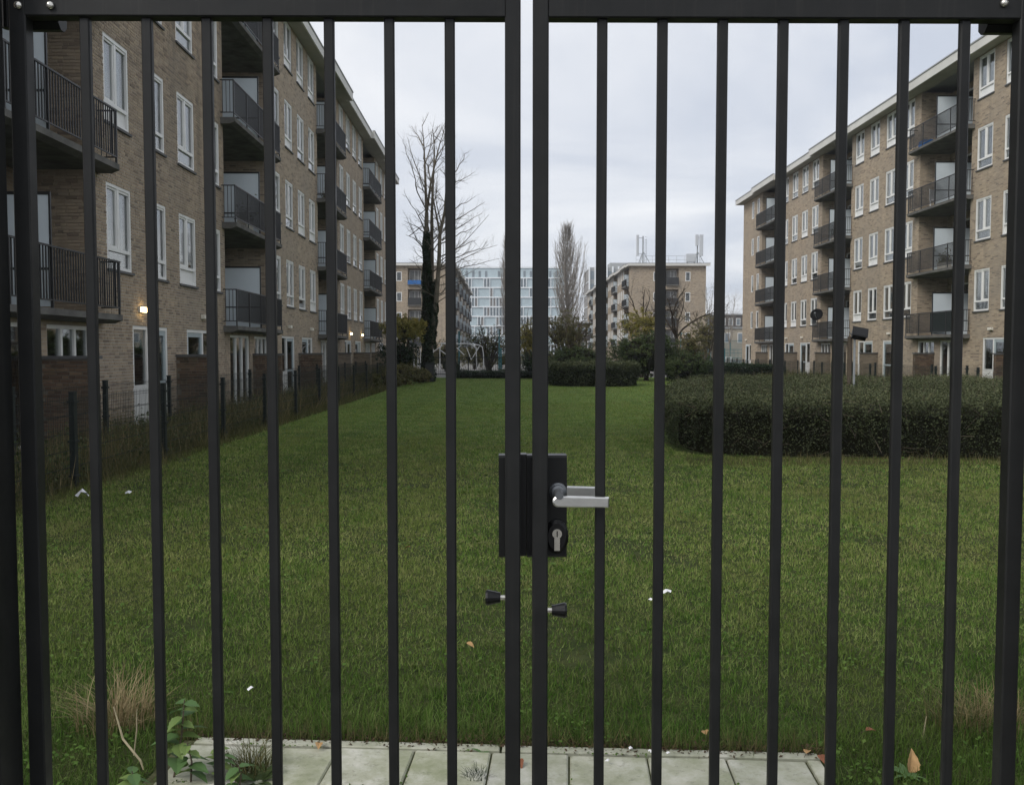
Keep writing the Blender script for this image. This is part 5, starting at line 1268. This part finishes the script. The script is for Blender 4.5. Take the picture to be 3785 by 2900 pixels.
def lamp_post(label, px, ptop, y, shade):
    b = at_y(px, 1296, y); H = at_y(px, ptop, y).z; t = thing('lamp_post', label, 'street lamp', (b.x, y, 0)); mb = MB(); mb.tube([(0, 0, 0), (0, 0, 1.2), (0, 0, H-.1)], [.07, .05, .04], 8); mb.build('pole', M['teal'], t)
    mb = MB(); mb._lathe([(0, .10), (.16, .10), (.18, .30), (.20, .30), (.26, .10), (.30, .02)], Vector((0, 0, H-.22)), Vector((0, 0, 1)), 16, 0); mb.build('lamp_head', M['playwhite' if shade else 'teal'], t)
lamp_post('lamp post with a flat white cap near the gate stiles', 1845, 1204, 62, True)
lamp_post('teal lamp post beside the gable window of the antenna block', 2516, 1232, 84, False)
for px, tp, lab in ((1697, 1228, 'teal pole beside the white climbing frame'), (1852, 1290, 'short teal pole below the white capped lamp')):
    b = at_y(px, 1296, 61); tp = at_y(px, tp, 61).z; t = thing('pole', lab, 'pole', (b.x, 61, 0)); mb = MB(); mb.tube([(0, 0, 0), (0, 0, tp)], .06, 8); mb.build('shaft', M['teal'], t)
    mb = MB(); mb._lathe([(0, .075), (.05, .075), (.08, .02)], Vector((0, 0, tp)), Vector((0, 0, 1)), 8, 0); mb.build('cap', M['teal'], t)
def panel_fence(label, x0, x1, y, h, step, dx_):
    t = thing('court_fence', label, 'fence', (x0, y, 0)); n = int((x1-x0)/step); pm = MB(); pm.box((-.04, -.04, 0), (.04, .04, h+.1)); pme = pm.mesh('post', M['teal'])
    wm = MB()
    for i in range(int(step/dx_)): wire(wm, (i*dx_, 0, .05), (i*dx_, 0, h), .010)
    for z in (.1, h*.5, h-.02): wire(wm, (0, 0, z), (step, 0, z), .02)
    wme = wm.mesh('mesh_panel', M['teal'])
    for i in range(n+1):
        place('post', pme, t, loc=(i*step, 0, 0))
        if i < n: place('mesh_panel', wme, t, loc=(i*step, 0, 0))
panel_fence('low teal bar fence round the play area', 13.5, 24.2, 86, 1.75, 2.1, .14)
panel_fence('tall teal mesh fence of the ball court', 21.5, 32, 92, 2.7, 2.5, .09)

# ================================================================== ROOF EQUIPMENT
RY = 124.0; zr = ROOF
def mast(label, px, ptop, panels):
    b = at_y(px, 1000, RY); t = thing('antenna_mast', label, 'antenna mast', (b.x, RY, zr)); H = at_y(px, ptop, RY).z-zr
    mb = MB(); mb.tube([(0, 0, 0), (0, 0, H)], .10, 8); mb.build('mast_tube', M['galv'], t)
    mb = MB()
    for a in (0, 2.1, 4.2): mb.tube([(0, 0, 1.9), (math.cos(a)*1.1, math.sin(a)*1.1, 0)], .05, 5)
    mb.build('brace', M['galv'], t)
    mb = MB()
    for i in range(int(H/.4)): mb.tube([(.28, -.1, .3+i*.4), (.50, -.1, .3+i*.4)], .03, 4)
    mb.tube([(.28, -.1, 0), (.28, -.1, H*.9)], .03, 4); mb.tube([(.5, -.1, 0), (.5, -.1, H*.9)], .03, 4); mb.build('ladder', M['galv'], t)
    for x, w_, z0, z1 in panels:
        mb = MB(); bevbox(mb, (x-w_/2, -.35, z0), (x+w_/2, -.05, z1), .06); mb.build('antenna_panel', M['antenna'], t)
        mb = MB(); mb.tube([(0, 0, z0+.3), (x, -.1, z0+.3)], .04, 5); mb.tube([(0, 0, z1-.4), (x, -.1, z1-.4)], .04, 5); mb.build('bracket', M['galv'], t)
mast('slender roof mast with one white antenna panel and ladder', 2376, 873, [(-.80, .34, 1.2, 4.15)])
mast('stout roof mast carrying two broad grey antenna panels', 2577, 872, [(-.12, .44, 2.65, 4.2), (.50, .52, 1.2, 4.2)])
t = thing('roof_railing', 'thin grey safety railing around the antenna roof', 'railing', (18.6, 123.0, zr)); mb = MB(); pm = MB(); pm.tube([(0, 0, 0), (0, 0, 1.15)], .03, 5); pme = pm.mesh('post', M['antenna'])
for i in range(9): place('post', pme, t, loc=(i*1.15, 0, 0))
for z in (.6, 1.13): mb = MB(); mb.tube([(0, 0, z), (9.2, 0, z)], .03, 5); mb.build('rail', M['antenna'], t)
b = at_y(2555, 985, RY); t = thing('equipment_box', 'grey equipment box beside the stout roof mast', 'equipment box', (b.x, RY, zr)); mb = MB(); mb.box((-.7, -.4, .35), (.6, .4, 1.5)); mb.build('housing', M['antenna'], t)
mb = MB(); [mb.box((x, -.3, 0), (x+.08, .3, .349)) for x in (-.6, .4)]; mb.build('stand', M['galv'], t)

# ================================================================== FAR BUILDINGS
def modern(label, x0, x1, y, H, depth, seed):
    rr = random.Random(seed); t = thing('office_building', label, 'building', (x0, y, 0)); W = x1-x0; FHm = 3.14
    mb = MB(); mb.box((0, .35, 0), (W, depth, H)); mb.build('wall', M['modern_panel'], t)
    mb = MB(); mb.box((-.15, .1, H), (W+.15, depth+.1, H+.5)); mb.build('parapet', M['modern_white'], t)
    nar = MB(); nar.box((0, 0, 0), (.62, .06, 2.62)); nm = [nar.mesh('window', M['modern_glass']), None]
    nb = MB(); nb.box((0, 0, 0), (.62, .06, 2.62)); nm[1] = nb.mesh('window', M['modern_brown'])
    wd = MB(); wd.box((0, 0, 0), (3.7, .06, 2.6)); wm = wd.mesh('window', M['modern_panel']); at_ = MB(); at_.box((0, 0, 0), (.75, .06, 2.0)); am = at_.mesh('window', M['modern_glass'])
    fb_ = MB(); fb_.box((-.11, -.08, 0), (.11, .34, FHm-.38)); fme = fb_.mesh('fin', M['modern_white']); bb_ = MB(); bb_.box((0, -.05, 0), (W, .34, .38)); bme_ = bb_.mesh('floor_band', M['modern_white']); z = H-3.4
    for k in range(int(W/2.1)):
        if rr.random() < .8: place('window', am, t, loc=(.8+k*2.1, .28, H-2.9))
    while z > 2:
        place('floor_band', bme_, t, loc=(0, 0, z)); x = .2
        while x < W-1:
            if rr.random() < .20 and x+4.2 < W: place('window', wm, t, loc=(x+.15, .27, z-FHm+.42)); place('fin', fme, t, loc=(x, 0, z-FHm+.38)); x += 4.0
            else:
                place('fin', fme, t, loc=(x, 0, z-FHm+.38)); place('window', nm[rr.random() < .3], t, loc=(x+.18, .27, z-FHm+.42)); x += 1.0
        z -= FHm
modern('pale blue office building with a white grid of fins behind the trees', -24, 19.6, 285, 28.6, 16, 201)
t = thing('office_building', 'grey office building with tall white fins beside the antenna block', 'building', (22.4, 230, 0)); H = 23.6; W = 26; D = 14
mb = MB(); mb.box((0, 0, 0), (W, D, H)); mb.build('wall', M['modern_grey'], t)
for k in range(17): mb = MB(); mb.box((k*1.55-.18, -.45, 0), (k*1.55+.20, -.002, H+.2)); mb.build('fin', M['modern_white'], t)
wn = MB(); wn.box((0, 0, 0), (1.0, .05, 2.1)); wme = wn.mesh('window', M['modern_glass'])
for k in range(16):
    for f in range(7):
        if (k*3+f*5) % 4: place('window', wme, t, loc=(.3+k*1.55, -.06, .7+f*3.3))
sp = MB(); sp.box((0, 0, 0), (.06, D-.8, 2.9)); spm = sp.mesh('side_panel', M['modern_brown'])
for f in range(7): place('side_panel', spm, t, loc=(-.07, .5, .3+f*3.3))
for f in range(8): mb = MB(); mb.box((-.2, .2, .0+f*3.3), (-.002, D, .22+f*3.3)); mb.build('floor_band', M['modern_white'], t)
mb = MB(); mb.box((6, 4, H), (11, 10, H+1.6)); mb.build('roof_box', M['modern_grey'], t)
def small_block(label, x0, x1, y, H, m, rows, colsn, wm_):
    t = thing('building', label, 'building', (x0, y, 0)); W = x1-x0; mb = MB(); mb.box((0, 0, 0), (W, 9, H)); mb.build('wall', M[m], t)
    mb = MB(); mb.box((-.2, -.2, H), (W+.2, 9.2, H+.3)); mb.build('roof', M['capping'], t)
    f = MB(); f.box((0, -.05, 0), (1.0, -.003, 1.7)); fm = f.mesh('window', M['white']); g = MB(); g.box((.12, -.07, .12), (.88, -.052, 1.58)); gm = g.mesh('pane', M[wm_])
    for i in range(colsn):
        for j in range(rows): o = place('window', fm, t, loc=(.6+i*(W-1.2)/colsn, 0, H-2.4-j*2.9)); place('pane', gm, o)
small_block('dark brick building with white windows behind the saplings', 46, 66, 200, 9.8, 'far_brick', 3, 11, 'modern_glass')
small_block('pale rendered building below the far dark brick building', 37.5, 50, 150, 5.4, 'render_wall', 1, 5, 'modern_glass')
small_block('low brick house in the gap left of the grey office building', 13.5, 20.5, 178, 7.2, 'far_brick', 2, 4, 'modern_glass')

# ================================================================== AIR
HAZE = 0.0005
mb = MB(); mb.box((-905, -305, -1.02), (905, 1505, 33.0)); hz = mb.build('haze', None); tag(hz, kind='stuff')
hm = bpy.data.materials.new('haze'); hm.use_nodes = True; nt = hm.node_tree; nt.nodes.clear()
pv = N('ShaderNodeVolumePrincipled'); pv.inputs['Color'].default_value = (.86, .90, .95, 1); pv.inputs['Density'].default_value = HAZE; pv.inputs['Anisotropy'].default_value = .2
ho = N('ShaderNodeOutputMaterial'); L(pv.outputs[0], ho.inputs['Volume']); hz.data.materials.append(hm)
